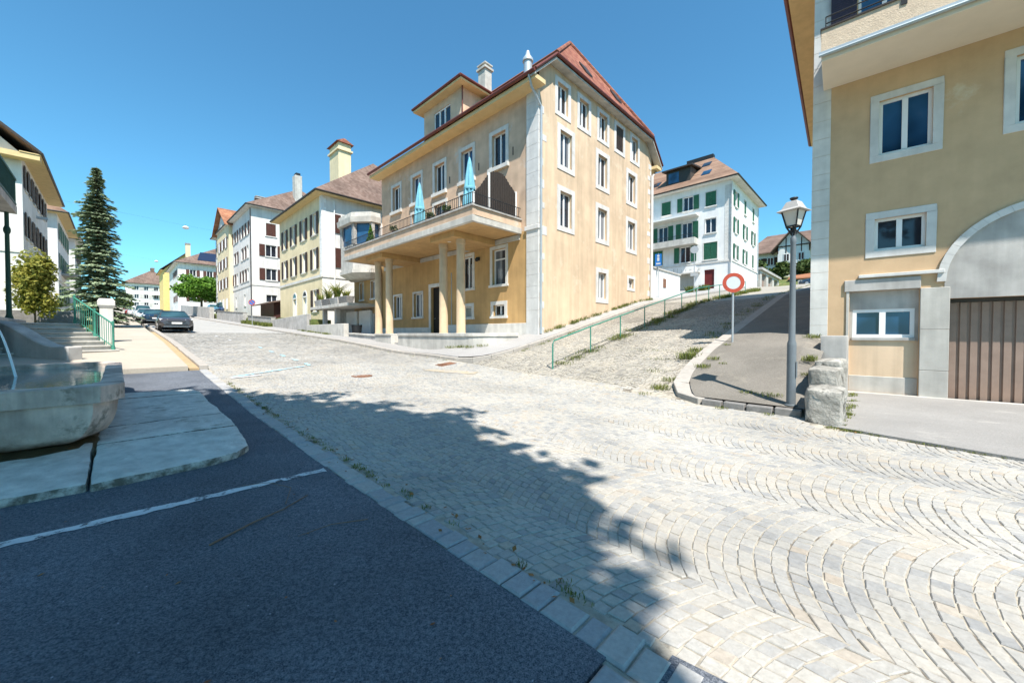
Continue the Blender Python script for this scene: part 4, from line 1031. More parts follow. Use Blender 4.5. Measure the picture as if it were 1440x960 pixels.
dd = dict(trim=.1, tmat=m_stone, sill=.05, sh='open', shmat=m_brown_sh)
HD, plD, rfD = house('apartment_house', 'white house with solar panels on its brown roof above the round tree', 126, 148, 10.7, 28, 5, 19.4, 25.2, .8, {'all': m_offwhite},
      {'slo': [w_(a, z, 1.2, 1.6, **dd) for a in (2.9, 6.3, 10, 13.5) for z in (16.2, 13, 9.8)], 'wlo': [w_(a, z, 1.1, 1.6, **ce) for a in (2.5, 6, 9.5) for z in (16.2, 13, 9.8)]},
      m_tile_br, (8, 8), [], m_offwhite, m_gutter_d, chim=[(134, 13.5, 1.0, 1.0, 22, 25.4, m_cream, m_conc)])
hz = lambda s_: 19.42+(s_-125.2)*(25.2-19.42)/8.0
p = [W(126.6, 14.6, hz(126.6)+.05), W(126.6, 22, hz(126.6)+.05), W(130.2, 22, hz(130.2)+.05), W(130.2, 15.6, hz(130.2)+.05)]
mb = MB(); mb.prism(p, [q+Vector((0, 0, .12)) for q in p]); mb.build('solar_panel', m_solar, rfD)
HE, plE, rfE = house('gabled_house', 'bright yellow gabled house just left of the round tree', 152, 166, 9.6, 20, 6, 20.4, 26.0, .7, {'all': m_yellow},
      {'slo': [w_(3, 15.5, 1.1, 1.6, **cn), w_(6.5, 15.5, 1.1, 1.6, **cn), w_(3, 12, 1.1, 1.6, **cn)]}, m_tile_br, (5, 5), [], m_wood_l, m_gutter_d, gable=True)
fs = dict(trim=.1, tmat=m_stone, sill=.05, sh='open', shmat=m_concl)
HF, plF, rfF = house('apartment_house', 'white house with brown roof closing the far end of the street', 221, 240, 2.5, 19, 10, 22.4, 29, .9, {'all': m_white},
      {'slo': [w_(a, z, 1.3, 1.7, **fs) for a in (3.3, 6.2, 9.2) for z in (19.6, 16.2, 12.9)]}, m_tile_br, (7, 7), [], m_conc, m_gutter_d, chim=[(228, 11, 4, 1.2, 27, 29.6, m_tile_br, m_conc)])
mb = MB(); sbox(mb, 219.8, 221, 10.3, 15, 17.8, 18.2); sbox(mb, 219.5, 221, 10.8, 14.5, 10, 13.8); mb.build('porch', m_white, HF)

# ------------------------------------------------------------------ left-hand side of the street
gsh = dict(trim=.0, tmat=m_stone, sill=.05, sh='open', shmat=m_dbrown_sh, glass=m_glassw)
HG, plG, rfG = house('villa', 'pinkish white gabled villa with dark brown shutters behind the yellow shrub', 43.6, 57.6, -16.5, -4.5, 1.4, 14.3, 20.3, 1.0, {'all': m_offwhite},
      {'whi': [w_(a, z, .95, h, **gsh) for a in (1.5, 3.4, 5.6, 7.8, 9.7, 11.5) for z, h in ((12.0, 1.6), (8.6, 1.7), (4.6, 1.7))], 'slo': [w_(a, z, 1.0, 1.7, **gsh) for a in (2.5, 6, 9.5) for z in (12, 8.6, 4.6)]},
      m_tile_br, (4, 4), [(7.3, 7.5, .06, m_stone)], m_wood_l, m_gutter_d, gable=True)
mb = MB(); sbox(mb, 42.7, 43.58, -15.4, -3.6, 13.75, 14.1); mb.build('pediment_cornice', m_wood_l, HG)
mb = MB(); sbox(mb, 50.2, 50.5, -4.5, -3.9, 11.1, 11.3); mb.build('wall_lamp', m_steel, HG)
HH, plH, rfH = house('villa', 'white villa with green balconies half hidden behind the tall spruce', 66.5, 81, -16, -4.5, 2.3, 15.2, 20.5, .9, {'all': m_white},
      {'whi': [w_(a, z, .95, 1.8, trim=0, tmat=m_stone, sill=.05, sh='open', shmat=m_green_sh) for a in (2, 4.6, 7.2, 9.8, 12.4) for z in (12.4, 9.0, 5.4)]},
      m_tile_mix, (4, 4), [(7.6, 7.8, .06, m_stone)], m_wood_l, m_gutter_d)
mb = MB(); sbox(mb, 70, 75, -4.5, -3.3, 8.5, 8.75); hb = mb.build('balcony', m_conc, HH)
mb = MB(); sbox(mb, 70, 75, -3.35, -3.3, 8.8, 9.7); mb.build('railing', m_dgreen, hb)
HI2, _, _ = house('villa', 'pale villa with orange roof behind the crown of the spruce', 86, 100, -16, -4.2, 3.4, 15.6, 20.5, .8, {'all': m_white}, {'whi': [w_(a, z, 1, 1.7, **gsh) for a in (2, 5, 8, 11) for z in (12.5, 9, 5.6)]}, m_tile_or, (4, 4), [], m_offwhite, m_gutter_d)
# porch house at the left edge: mostly outside the frame
HP, plP, rfP = house('porch_house', 'white house edge with a green balcony on slender posts, at the left border', 10, 24, -14, -4.5, .6, 9.3, 14.0, .95, {'all': m_white},
      {'whi': [w_(a, 6.5, 1.1, 2.3, trim=.12, tmat=m_stone, sill=0, sh='open', shmat=m_green_sh) for a in (8.2, 11.8)]+[w_(8, 2.6, 1.1, 2.2, trim=.12, tmat=m_stone, sill=0)]}, m_tile_br, (4, 4), [], m_wood_l, m_gutter_d)
mb = MB(); sbox(mb, 17.5, 23.0, -4.5, -2.5, 6.0, 6.28); pb = mb.build('balcony', m_conc, HP, bevel=.01)
mb = MB()
for s_ in fr(17.55, 22.95, 38): sbox(mb, s_-.012, s_+.012, -2.55, -2.52, 6.3, 7.25)
for w__ in fr(-4.4, -2.55, 14): sbox(mb, 22.93, 22.96, w__-.012, w__+.012, 6.3, 7.25); sbox(mb, 17.54, 17.57, w__-.012, w__+.012, 6.3, 7.25)
sbox(mb, 17.5, 23.0, -2.56, -2.50, 7.22, 7.3); sbox(mb, 22.9, 22.98, -4.5, -2.56, 7.22, 7.3); sbox(mb, 17.5, 23.0, -2.56, -2.51, 6.32, 6.4)
sbox(mb, 17.6, 22.9, -2.545, -2.535, 6.36, 7.2)
mb.build('railing', m_dgreen, pb)
for s_ in (19.9, 22.8):
    mb = MB(); mb.lathe(W(s_, -2.72, 0), [(.10, 1.9), (.10, 2.2), (.07, 2.3), (.055, 5.2), (.09, 5.3), (.09, 5.4), (.055, 5.5), (.055, 6.0)], 12); mb.build('post', m_dgreen, pb, smooth=True)
mb = MB(); sbox(mb, 16.8, 23.4, -4.8, -2.4, .6, 2.1); mb.build('porch_base', m_conc, HP, bevel=.02)

# ------------------------------------------------------------------ up the alley
kg = dict(trim=.08, tmat=m_stone, sill=.1, silldrop=.15, shmat=m_green_sh)
kw = {'wlo': [w_(2.2, 16.75, 1.15, 1.7, sh='closed', **kg), w_(4.8, 16.75, 1.15, 1.7, sh='open', **kg), w_(7.5, 16.75, 1.15, 1.7, sh='closed', **kg), w_(10.2, 16.75, 1.15, 1.7, sh='closed', **kg),
              w_(2.2, 13.6, 1.2, 1.7, sh=None, **kg), w_(4.9, 13.1, 1.2, 2.2, sh='open', **kg), w_(7.9, 13.1, 1.2, 2.2, sh='open', **kg), w_(10.6, 13.1, 1.2, 2.2, sh='open', **kg),
              w_(2.2, 10.45, 1.5, 2.0, sh='closed', **kg), w_(5.1, 10.45, 1.2, 1.9, sh='open', **kg), w_(8.6, 10.45, 1.4, 1.9, sh='closed', **kg),
              w_(2.3, 6.9, 1.1, 2.35, trim=.0, tmat=m_stone, sill=0, glass=m_doorred, smat=m_doorred, leaves=1), w_(5.4, 6.6, 2.7, 2.4, trim=0, tmat=m_stone, sill=0, glass=m_doorgrey, smat=m_doorgrey, leaves=3)],
      'slo': [w_(a, z, 1.0, 1.75, **dict(kg, sh=s_)) for z in (16.6, 13.5, 10.4) for a, s_ in ((1.9, 'open'), (6.2, 'open' if z < 16 else 'closed'), (10.5, 'closed' if z != 13.5 else 'open'))]}
HK, plK, rfK = house('apartment_house', 'bright white house with green shutters at the top of the alley', 12.4, 29, 49.2, 62.4, 5.5, 19.5, 25.3, .85, {'all': m_white}, kw, m_tile_mix, (4.8, 4.8),
      [(10.0, 10.2, .08, m_stone)], m_offwhite, m_gutter_d)
kf = plK['wlo'][0]
mb = MB(); kf.box(mb, 3.6, 14, 12.4, 12.65, 0, 1.25); kb = mb.build('balcony', m_concl, HK, bevel=.01)
mb = MB(); kf.box(mb, 3.6, 14, 12.65, 13.15, 1.19, 1.25); kf.box(mb, 3.6, 3.66, 12.65, 13.15, 0, 1.19)
mb.build('parapet', m_concl, kb)
mb = MB(); mb.tube([kf.P(3.63, 13.6, 0), kf.P(3.63, 13.6, 1.22), kf.P(14, 13.6, 1.22)], .025, 6)
for i in range(60): kf.box(mb, 3.7+i*.17, 3.72+i*.17, 13.15, 13.6, 1.2, 1.22)
mb.build('railing', m_iron, kb)
mb = MB(); kf.box(mb, 3.5, 14, 15.85, 16.0, 0, 1.2); mb.build('canopy', m_white, HK)
mb = MB(); kf.box(mb, 3.8, 14, 9.1, 9.95, .0, .05); mb.build('sign_band', m_white, HK)
mb = MB(); x = 4.6          # ghost of a painted shop name: worn, unreadable strokes
for h in (.6, .3, .3, .3, .5, .32, .32, .5, .5, .3, .3, .28, .3, .3):
    kf.box(mb, 14.6-x-.03, 14.6-x+.03, 9.28, 9.28+h, .051, .056)
    if R.random() > .4: kf.box(mb, 14.6-x-.22, 14.6-x-.03, 9.28+h*.6, 9.28+h*.6+.05, .051, .056)
    x += .5
mb.build('faded_lettering', m_concl, HK)
mb = MB(); kf.box(mb, 3.3, 8.3, 8.95, 9.09, 0, .55); mb.build('garage_canopy', m_concl, HK)
quoins(HK, plK['wlo'][0], plK['slo'][0], 10.2, 18.8, m_stone, .7, .02, flat=True, pr=.02, rnd=False)
pipe(HK, [W(12.32, 49.05, 19), W(12.32, 49.05, 8.0)], .06, m_quoin); pipe(HK, [W(12.32, 62.3, 19), W(12.32, 62.3, 9)], .05, m_pipe)
mb = MB(); sbox(mb, 17.2, 20.2, 49.9, 53, 20.2, 22.6); kd = mb.build('dormer', m_frame_d, rfK)
mb = MB(); slab(mb, [W(16.8, 49.4, 22.6), W(20.6, 49.4, 22.6), W(20.6, 54, 23.3), W(16.8, 54, 23.3)], .18); mb.build('dormer_roof', m_gutter_d, kd)
mb = MB(); sbox(mb, 18.6, 19.9, 49.86, 49.9, 20.9, 22.2); mb.build('dormer_window', m_glassb, kd)
def kz(w): return 19.52+(w-48.35)*(25.3-19.52)/(55.8-48.35)
for s_, wq, m_ in ((15.6, 50.3, m_glassb), (16.4, 53.0, m_glass), (22, 50.6, m_glass)):
    p = [W(s_-.5, wq, kz(wq)+.03), W(s_+.5, wq, kz(wq)+.03), W(s_+.5, wq+1.0, kz(wq+1.0)+.03), W(s_-.5, wq+1.0, kz(wq+1.0)+.03)]
    mb = MB(); mb.prism(p, [q+Vector((0, 0, .08)) for q in p]); mb.build('skylight', m_, rfK)
mb = MB(); sbox(mb, 16.2, 19.6, 55.4, 56.1, 24.5, 25.55); mb.build('chimney', m_iron, rfK)
mb = MB(); sbox(mb, 24, 25, 54, 55, 24, 26.0); mb.build('chimney', m_tile_br, rfK)

HJ = thing('chalet', 'white gabled chalet with timbered gable on the hill above the alley', 'house', W(13, 95, 12.5))
jp = planes(7, 19, 92, 102); jr = jp['slo'][0]
mb = MB(); sbox(mb, 7, 19.5, 92, 102, 10.5, 18.2); mb.build('wall', m_white, HJ)
mb = MB(); sbox(mb, 9.5, 14.5, 90.2, 92, 10.5, 18.6); mb.prism([W(9.5, 90.2, 18.6), W(14.5, 90.2, 18.6), W(12, 90.2, 21.6)], [W(9.5, 96, 18.6), W(14.5, 96, 18.6), W(12, 96, 21.6)]); mb.build('wall', m_white, HJ)
mb = MB(); e = 1.0
slab(mb, [W(6-.5, 91, 17.9), W(20.8, 91, 17.9), W(17.5, 97, 22.4), W(9, 97, 22.4)], .2); slab(mb, [W(20.8, 103, 17.9), W(5.5, 103, 17.9), W(9, 97, 22.4), W(17.5, 97, 22.4)], .2)
slab(mb, [W(5.5, 103, 17.9), W(5.5, 91, 17.9), W(9, 97, 22.4)], .2); slab(mb, [W(20.8, 91, 17.9), W(20.8, 103, 17.9), W(17.5, 97, 22.4)], .2)
slab(mb, [W(8.4, 89.2, 17.6), W(12, 89.2, 21.9), W(12, 97, 21.9), W(8.4, 97, 17.6)], .2); slab(mb, [W(12, 89.2, 21.9), W(15.6, 89.2, 17.6), W(15.6, 97, 17.6), W(12, 97, 21.9)], .2)
mb.build('roof', m_tile_br, HJ)
mb = MB(); gj = WP((9.5, 90.2), (1, 0), (0, -1))
for a in (.0, 1.2, 2.4, 3.6, 4.9): gj.box(mb, a, a+.15, 17.2, 18.6+min(a, 5-a)*1.1, .0, .06)
gj.box(mb, 0, 5, 18.4, 18.6, .06, .1); mb.build('timber_frame', m_dbrown_sh, HJ)
for a in (1.3, 3.6): window(HJ, gj, a, 15.6, .9, 1.4, trim=.1, tmat=m_stone, sill=.05, depth=-.02)
jw = planes(7, 19.5, 92, 102)['wlo'][0]
for a in (1.2, 9.0, 11.2): window(HJ, jw, a, 15.4, 1.0, 1.5, trim=.1, tmat=m_stone, sill=.05, depth=-.02, sh='open', shmat=m_dbrown_sh)
# ------------------------------------------------------------------ terrace, garden and retaining walls
def rough(name, mb, mat, parent=None, amp=.02, cuts=2, bev=.03, sc=3.0):
    o = mb.build(name, mat, parent)
    bm = bmesh.new(); bm.from_mesh(o.data); bmesh.ops.remove_doubles(bm, verts=bm.verts, dist=1e-4)
    bmesh.ops.bevel(bm, geom=[e for e in bm.edges if len(e.link_faces) == 2 and e.calc_face_angle(0) > .5], offset=bev, segments=2, profile=.6, affect='EDGES', clamp_overlap=True)
    bmesh.ops.triangulate(bm, faces=[f for f in bm.faces if len(f.verts) > 4])
    bmesh.ops.subdivide_edges(bm, edges=[e for e in bm.edges if e.calc_length() > .12], cuts=cuts, use_grid_fill=True)
    bmesh.ops.subdivide_edges(bm, edges=[e for e in bm.edges if e.calc_length() > .2], cuts=1, use_grid_fill=True)
    bm.normal_update(); L = rootloc(o)
    for v in bm.verts:
        p = (v.co+L)*sc
        d = noise.noise(p)*.6+noise.noise(p*2.7)*.3+noise.noise(p*7)*.12
        v.co += v.normal*d*amp
    bm.to_mesh(o.data); bm.free(); o.data.polygons.foreach_set('use_smooth', [True]*len(o.data.polygons))
    try: o.data.set_sharp_from_angle(angle=rad(50))
    except Exception: pass
    return o
TW_ = thing('terrace_wall', 'pale stone terrace wall with rounded corner below the columned balcony', 'wall', W(15.5, 11.5, .8))
arc = [(13.3-1.15*math.sin(math.pi/2*i/8), 11.95-1.15*math.cos(math.pi/2*i/8)) for i in range(9)]
pl_ = [(19.2, 13.84), (19.2, 10.8)]+arc+[(12.15, 13.84)]
mb = MB(); mb.prism([W(s, w, .1) for s, w in reversed(pl_)], [W(s, w, 1.47) for s, w in reversed(pl_)]); mb.build('body', m_concl, TW_, bevel=.01)
edge = [(19.2, 10.8)]+arc+[(12.15, 13.0)]
mb = MB(); rings = []
for i, p in enumerate(edge):
    a, b = edge[max(0, i-1)], edge[min(len(edge)-1, i+1)]; l = math.dist(a, b); nx, ny = (b[1]-a[1])/l, -(b[0]-a[0])/l
    if (p[0]-15.5)*nx+(p[1]-13)*ny < 0: nx, ny = -nx, -ny
    o_, i_ = (p[0]+nx*.05, p[1]+ny*.05), (p[0]-nx*.3, p[1]-ny*.3)
    rings.append([W(o_[0], o_[1], 1.471), W(i_[0], i_[1], 1.471), W(i_[0], i_[1], 1.62), W(o_[0], o_[1], 1.62)])
mb.loft(rings); mb.build('coping', m_concl, TW_, bevel=.015)
def lowwall(name, label, s0, s1, w0, w1, top, mat, cope=None, zb=None):
    t = thing(name, label, 'wall', W((s0+s1)/2, (w0+w1)/2, zs((s0+s1)/2)))
    n = max(1, int((s1-s0)/6))
    mb = MB(); rings = []
    for i in range(n+1):
        s = s0+(s1-s0)*i/n; z = top(s) if callable(top) else top
        rings.append([W(s, w0, zs(s)-.6), W(s, w1, zs(s)-.6), W(s, w1, z), W(s, w0, z)])
    mb.loft(rings); mb.build('body', mat, t, bevel=.02)
    if cope:
        mb = MB(); mb.loft([[r[3]+W(0, -.05), r[2]+W(0, .05), r[2]+W(0, .05)+Vector((0, 0, .1)), r[3]+W(0, -.05)+Vector((0, 0, .1))] for r in rings]); mb.build('coping', cope, t, bevel=.012)
    return t
lowwall('low_wall', 'short white stone block wall between the terrace steps and the slim low wall', 19.95, 21.9, 10.8, 11.3, 1.5, m_concl, m_concl)
lowwall('low_wall', 'slim low wall with pale coping in front of the red garage door', 22.0, 26.4, 11.1, 11.4, lambda s: 1.42+.03*(s-22), m_conc, m_concl)
mb = MB()
for i in range(3): sbox(mb, 19.22, 19.93, 11.0+.35*i, 13.8, .6, 1.1+.13*i)
tag(mb.build('terrace_steps', m_conc), 'narrow stone steps between terrace wall and white block wall', 'steps')
tag(patch('terrace_floor', fr(19.95, 31, 6), lambda s: fr(11.3, 13.9, 3), lambda s, w: max(1.36, zs(s)+.03), m_sidegrey, .2), kind='structure')
lowwall('garden_wall', 'pale weathered concrete wall below the planter terrace', 26.7, 34.2, 10.9, 11.25, lambda s: 2.3, m_concl)
lowwall('garden_wall', 'smooth grey concrete wall before the cream house', 34.4, 44.5, 11.0, 11.35, lambda s: 3.25 if s < 43 else 3.0, m_conc)
lowwall('garden_wall', 'low mossy wall with dark coping behind the no parking sign', 45.0, 55, 11.0, 11.4, lambda s: zs(s)+1.0, m_conc, m_kerbd)
lowwall('garden_wall', 'long grey wall in front of the pinkish house', 57, 75, 10.9, 11.3, lambda s: zs(s)+1.35, m_conc, m_kerbd)
lowwall('garden_wall', 'far retaining wall of grey blocks under the round tree', 78, 118, 10.4, 11.0, lambda s: zs(s)+2.0, m_conc)
tag(patch('garden_ground', fr(34.4, 120, 30), lambda s: fr(11.2, 12.95, 2), lambda s, w: zs(s)+(1.1 if s < 44.4 else .7), m_grass, .8), kind='structure')
GT = thing('garage_terrace', 'concrete garage terrace with white doors and overhanging slab beside the cream house', 'garage', W(30.8, 13, 1.4))
mb = MB(); sbox(mb, 27.6, 35.4, 11.6, 16, 3.62, 3.85); mb.build('slab', m_concl, GT, bevel=.02)
mb = MB(); sbox(mb, 31.3, 31.7, 12.2, 12.5, .9, 3.6); sbox(mb, 33.4, 33.7, 12.0, 12.3, .9, 3.6); mb.build('post', m_conc, GT)
mb = MB(); sbox(mb, 27.7, 35.2, 13.6, 16, .9, 3.6); mb.build('wall', m_conc, GT)
for s_ in (28.0, 30.4):
    mb = MB(); sbox(mb, s_, s_+2.0, 13.45, 13.6, 1.2, 3.4); mb.build('garage_door', m_doorwhite, GT)
for k, s_ in enumerate((28.2, 29.9, 31.6, 33.3)):
    lab = ['grey planter box nearest the yellow annex', 'grey planter box with spiky palm leaves', 'grey planter box with thin grasses', 'grey planter box closest to the cream house'][k]
    t = thing('planter', lab, 'planter', W(s_+.75, 12.0, 3.86), group='planters on the garage terrace')
    mb = MB(); mb.prism([W(s_+.05, 11.8, 3.86), W(s_+1.5, 11.8, 3.86), W(s_+1.5, 12.25, 3.86), W(s_+.05, 12.25, 3.86)], [W(s_, 11.72, 4.4), W(s_+1.55, 11.72, 4.4), W(s_+1.55, 12.33, 4.4), W(s_, 12.33, 4.4)]); mb.build('box', m_conc if k % 2 else m_kerbd, t, bevel=.02)
PLANTERS = [(28.9, 12.0, 4.4), (30.6, 12.0, 4.4), (32.3, 12.0, 4.4), (34.0, 12.0, 4.4)]
mb = MB(); mb.lathe(W(26.9, 11.9, 0), [(.25, 1.2), (.36, 2.2), (.38, 2.22), (.34, 2.22), (.3, 2.05), (0, 2.05)], 16); tag(mb.build('flower_pot', m_iron, smooth=True), 'large dark tapered pot beside the yellow annex wall', 'pot')
# shed between the pinkish and the cream house
SH = thing('shed', 'dark lean-to shed with sloping roof between cream and pinkish houses', 'shed', W(55, 13.5, 3))
mb = MB(); sbox(mb, 52, 58, 13.0, 17, 2.5, 5.4); mb.build('wall', m_brown_sh, SH)
mb = MB(); slab(mb, [W(51.2, 12.3, 5.3), W(59, 12.3, 5.3), W(59, 18, 6.6), W(51.2, 18, 6.6)], .15); mb.build('roof', m_tile_br, SH)
# wall beside the white house, up the alley
AW = thing('alley_wall', 'whitewashed low wall running from the tall house towards the green shuttered house', 'wall', W(12.8, 30, 4))
mb = MB(); sbox(mb, 12.5, 12.9, 26.1, 34, 3.5, 6.6); sbox(mb, 12.9, 20, 33.6, 34, 3.5, 6.6); mb.build('body', m_white, AW)
mb = MB(); sbox(mb, 12.42, 12.98, 26.1, 34.06, 6.6, 6.72); mb.build('coping', m_concl, AW, bevel=.015)
mb = MB(); sbox(mb, 12.45, 12.5, 30.4, 30.9, 5.3, 6.0); mb.build('meter_box', m_rust, AW)
tag(patch('forecourt', fr(12.25, 24, 6), lambda s: fr(34.0, 49.2, 8), lambda s, w: G(12.0, w)+.10, m_sidegrey, .8), kind='structure')

# ------------------------------------------------------------------ fountain
FT = thing('fountain', 'big weathered stone fountain basin full of water on the left', 'fountain', W(9.4, -1.2, .15))
def fout(i, ch=.36, cw=.2):
    a, b, c, d = 6.5+i, 12.1-i, -2.55+i, .05-i
    return [(a+ch, d), (a+ch*.45, d-cw*.45), (a, d-cw), (a, c+cw), (a+ch, c), (b-ch, c), (b, c+cw), (b, d-cw), (b-ch*.45, d-cw*.4), (b-ch, d)]
prof = [(.60, .27), (.40, .285), (.25, .33), (.15, .41), (.095, .52), (.065, .64), (.055, .79), (.0, .80), (-.005, .985), (.02, 1.0), (.19, 1.0), (.21, .985), (.22, .60)]
mb = MB(); mb.loft([[W(s, w, z) for s, w in fout(i)] for i, z in prof], cap0=False); fb = mb.build('basin', m_basin, FT, bevel=0)
bm = bmesh.new(); bm.from_mesh(fb.data); bmesh.ops.remove_doubles(bm, verts=bm.verts, dist=1e-4)
bmesh.ops.triangulate(bm, faces=[f for f in bm.faces if len(f.verts) > 4])
bmesh.ops.subdivide_edges(bm, edges=[e for e in bm.edges if e.calc_length() > .25], cuts=5, use_grid_fill=True); bm.normal_update()
for v in bm.verts:
    p = v.co*2.2; v.co += v.normal*(noise.noise(p)*.010+noise.noise(p*4)*.005)
bm.to_mesh(fb.data); bm.free(); fb.data.polygons.foreach_set('use_smooth', [True]*len(fb.data.polygons))
try: fb.data.set_sharp_from_angle(angle=rad(30))
except Exception: pass
mb = MB(); mb.loft([[W(s, w, z) for s, w in fout(i, .4, .2)] for i, z in ((.04, .10), (.05, .19), (.10, .25), (.30, .30))]); mb.build('foot', m_wet, FT)
mw, nt, b_ = newmat('fountain_water'); b_.inputs['Base Color'].default_value = (.13, .21, .22, 1); b_.inputs['Roughness'].default_value = .06; b_.inputs['Specular IOR Level'].default_value = .5
n5 = tex(nt, 5, 3); bp = N(nt, 'ShaderNodeBump'); bp.inputs['Strength'].default_value = .15; bp.inputs['Distance'].default_value = .02; nt.links.new(n5.outputs['Fac'], bp.inputs['Height']); nt.links.new(bp.outputs[0], b_.inputs['Normal'])
n6 = tex(nt, 1.2, 3); nt.links.new(ramp(nt, n6.outputs['Fac'], [(.35, (.10, .16, .16)), (.65, (.22, .30, .30))]).outputs[0], b_.inputs['Base Color'])
mb = MB(); mb.face([W(s, w, .90) for s, w in fout(.20)]); mb.build('water', mw, FT)
# the fountain post with its spout, standing against the basin just outside the frame
FP = thing('fountain_post', 'stone fountain post whose thin water jet arcs into the basin', 'fountain post', W(10, -2.75, .15))
mb = MB(); mb.lathe(W(10.0, -2.95, 0), [(.36, .1), (.36, .5), (.26, .6), (.24, 1.9), (.32, 2.0), (.32, 2.12), (.2, 2.3), (.0, 2.4)], 12); mb.build('shaft', m_basin, FP)
mb = MB(); mb.tube([W(9.95, -2.75, 1.86), W(10.04, -2.0, 1.93), W(10.04, -1.5, 1.9), W(10.04, -1.43, 1.85)], .025, 8); mb.build('spout', m_rust, FP)
mj, nt, b_ = newmat('water_jet'); b_.inputs['Base Color'].default_value = (.75, .8, .85, 1); b_.inputs['Roughness'].default_value = .1
mb = MB(); mb.tube([W(10.04, -1.42+.27*t, 1.84-.94*t*t) for t in [i/14 for i in range(15)]], .010, 6, .018); mb.build('water_jet', mj, FP, smooth=True)
# slabs round it
SLB = thing('stone_platform', 'platform of big worn limestone slabs under the fountain', 'stone platform', W(8, 0, .0))
sl = [[(5.42, -.22), (5.52, .75), (5.62, 1.0), (5.85, 1.16), (6.75, 1.20), (6.72, -.2)], [(6.74, -.2), (6.77, 1.2), (7.75, 1.2), (7.70, -.2)], [(7.72, -.2), (7.77, 1.2), (9.0, 1.17), (8.95, -.2)],
      [(8.97, -.2), (9.02, 1.17), (9.9, 1.18), (9.95, -.2)], [(9.97, -.2), (9.93, 1.18), (10.45, 1.1), (10.5, -.2)],
      [(5.46, -.215), (6.9, -.215), (6.9, -1.6), (5.52, -1.6)], [(5.52, -1.62), (6.9, -1.62), (6.9, -3.6), (5.5, -3.6)], [(6.92, -.22), (12, -.22), (12, -3.4), (6.92, -3.4)]]
for q in sl:
    mb = MB(); zt = .155+R.uniform(-.012, .012)
    g = .011; c = (sum(p[0] for p in q)/len(q), sum(p[1] for p in q)/len(q))
    q = [(p[0]+(c[0]-p[0])*g, p[1]+(c[1]-p[1])*g) for p in q]
    zz = lambda s: zs(s)+zt if s > 6 else zt
    mb.prism([W(s, w, -.1) for s, w in reversed(q)], [W(s, w, zz(s)) for s, w in reversed(q)]); rough('slab', mb, m_slabs, SLB, .028, 3, .035, 2.8)
mb = MB()
for i in range(10): sbox(mb, 5.98, 6.40, -1.46+.085*i, -1.46+.085*i+.04, .13, .19)
sbox(mb, 5.93, 5.98, -1.5, -.62, .12, .195); sbox(mb, 6.40, 6.45, -1.5, -.62, .12, .195)
tag(mb.build('drain_grate', m_iron), 'black iron drain grate set in the slabs under the basin', 'drain grate')

# ------------------------------------------------------------------ stairs to the porch house
ST = thing('stone_stairs', 'broad stone stairs with seven treads and a curved cheek wall behind the fountain', 'stairs', (-14.5, 12.3, .8))
dx, dy = Vector((-.96, .28, 0)), Vector((-.28, -.96, 0)); P0 = Vector((-13.9, 13.4, 0))
for i in range(7):
    z0, z1 = .5, .88+.155*(i+1); a = P0+dx*(.33*i-.03); b = P0+dx*(.33*7+.5)
    mb = MB(); L = 3.0
    lo = [a, b, b+dy*L, a+dy*L]; mb.hexa([p+Vector((0, 0, z1-.155)) for p in reversed(lo)]+[p+Vector((0, 0, z1-.05)) for p in reversed(lo)])
    a2 = a-dx*.035; lo = [a2-dy*.03, b, b+dy*L, a2+dy*L]; mb.hexa([p+Vector((0, 0, z1-.05)) for p in reversed(lo)]+[p+Vector((0, 0, z1)) for p in reversed(lo)])
    mb.build('step', m_concl, ST, bevel=.012)
mb = MB(); n = 14; rr = []
for i in range(n+1):
    t = i/n; x = -12.75-3.6*t; y = 11.1+.25*math.sin(t*1.5); z = 1.22+.75*sm(.12, .7, t)+.03*t
    rr.append([(x, y-.2, .3), (x, y+.2, .3), (x, y+.2, z), (x, y-.2, z)])
mb.loft(rr); mb.build('cheek_wall', m_conc, ST, bevel=.03)
SR = thing('stair_railing', 'green iron handrail with thin balusters climbing the stone stairs', 'railing', P0)
mb = MB(); rp = lambda t, h: P0+dx*(.1+t*2.15)-dy*(-.06)+Vector((0, 0, 1.02+1.0*t+h))
mb.tube([rp(-.02, .92), rp(1.0, .92)], .026, 8); mb.tube([rp(-.02, .12), rp(1, .12)], .014, 6); mb.build('handrail', m_green_metal, SR, smooth=True)
for t in (.0, .45, .97):
    mb = MB(); p = rp(t, 0); mb.lathe((p.x, p.y, 0), [(.05, p.z-.06), (.05, p.z+.1), (.032, p.z+.16), (.032, p.z+.86), (.045, p.z+.9), (.03, p.z+.96), (.04, p.z+1.0), (0, p.z+1.04)], 10); mb.build('post', m_green_metal, SR, smooth=True)
for k in range(1, 18):
    if k in (8,): continue
    mb = MB(); mb.tube([rp(k/18, -.02), rp(k/18, .92)], .010, 6); mb.build('baluster', m_green_metal, SR)
PI_ = thing('stone_pillar', 'square pale stone gate pillar with flared cap beside the pavement', 'pillar', W(23.4, -.3, 1.2))
mb = MB(); sbox(mb, 23.2, 23.62, -.5, -.1, 1.0, 2.65); mb.build('shaft', m_stone, PI_, bevel=.02)
mb = MB(); c0 = [(23.2, -.5), (23.62, -.5), (23.62, -.1), (23.2, -.1)]; c1 = [(23.14, -.56), (23.68, -.56), (23.68, -.04), (23.14, -.04)]
mb.loft([[W(s, w, 2.65) for s, w in c0], [W(s, w, 2.78) for s, w in c1], [W(s, w, 2.95) for s, w in c1], [W(s, w, 3.06) for s, w in c0]]); mb.build('cap', m_stone, PI_, bevel=.015)
tag(patch('front_garden', fr(23.5, 66, 24), lambda s: fr(-4.45, -.72 if s > 23 else -1.9, 4), lambda s, w: max(1.93, zs(s)+.35), m_grass, .8), kind='structure')
mb = MB()
for i in range(4): sbox(mb, 33.2+.1*i, 38+.5, -4.3, -1.5, 1.5, 2.35+.17*i)
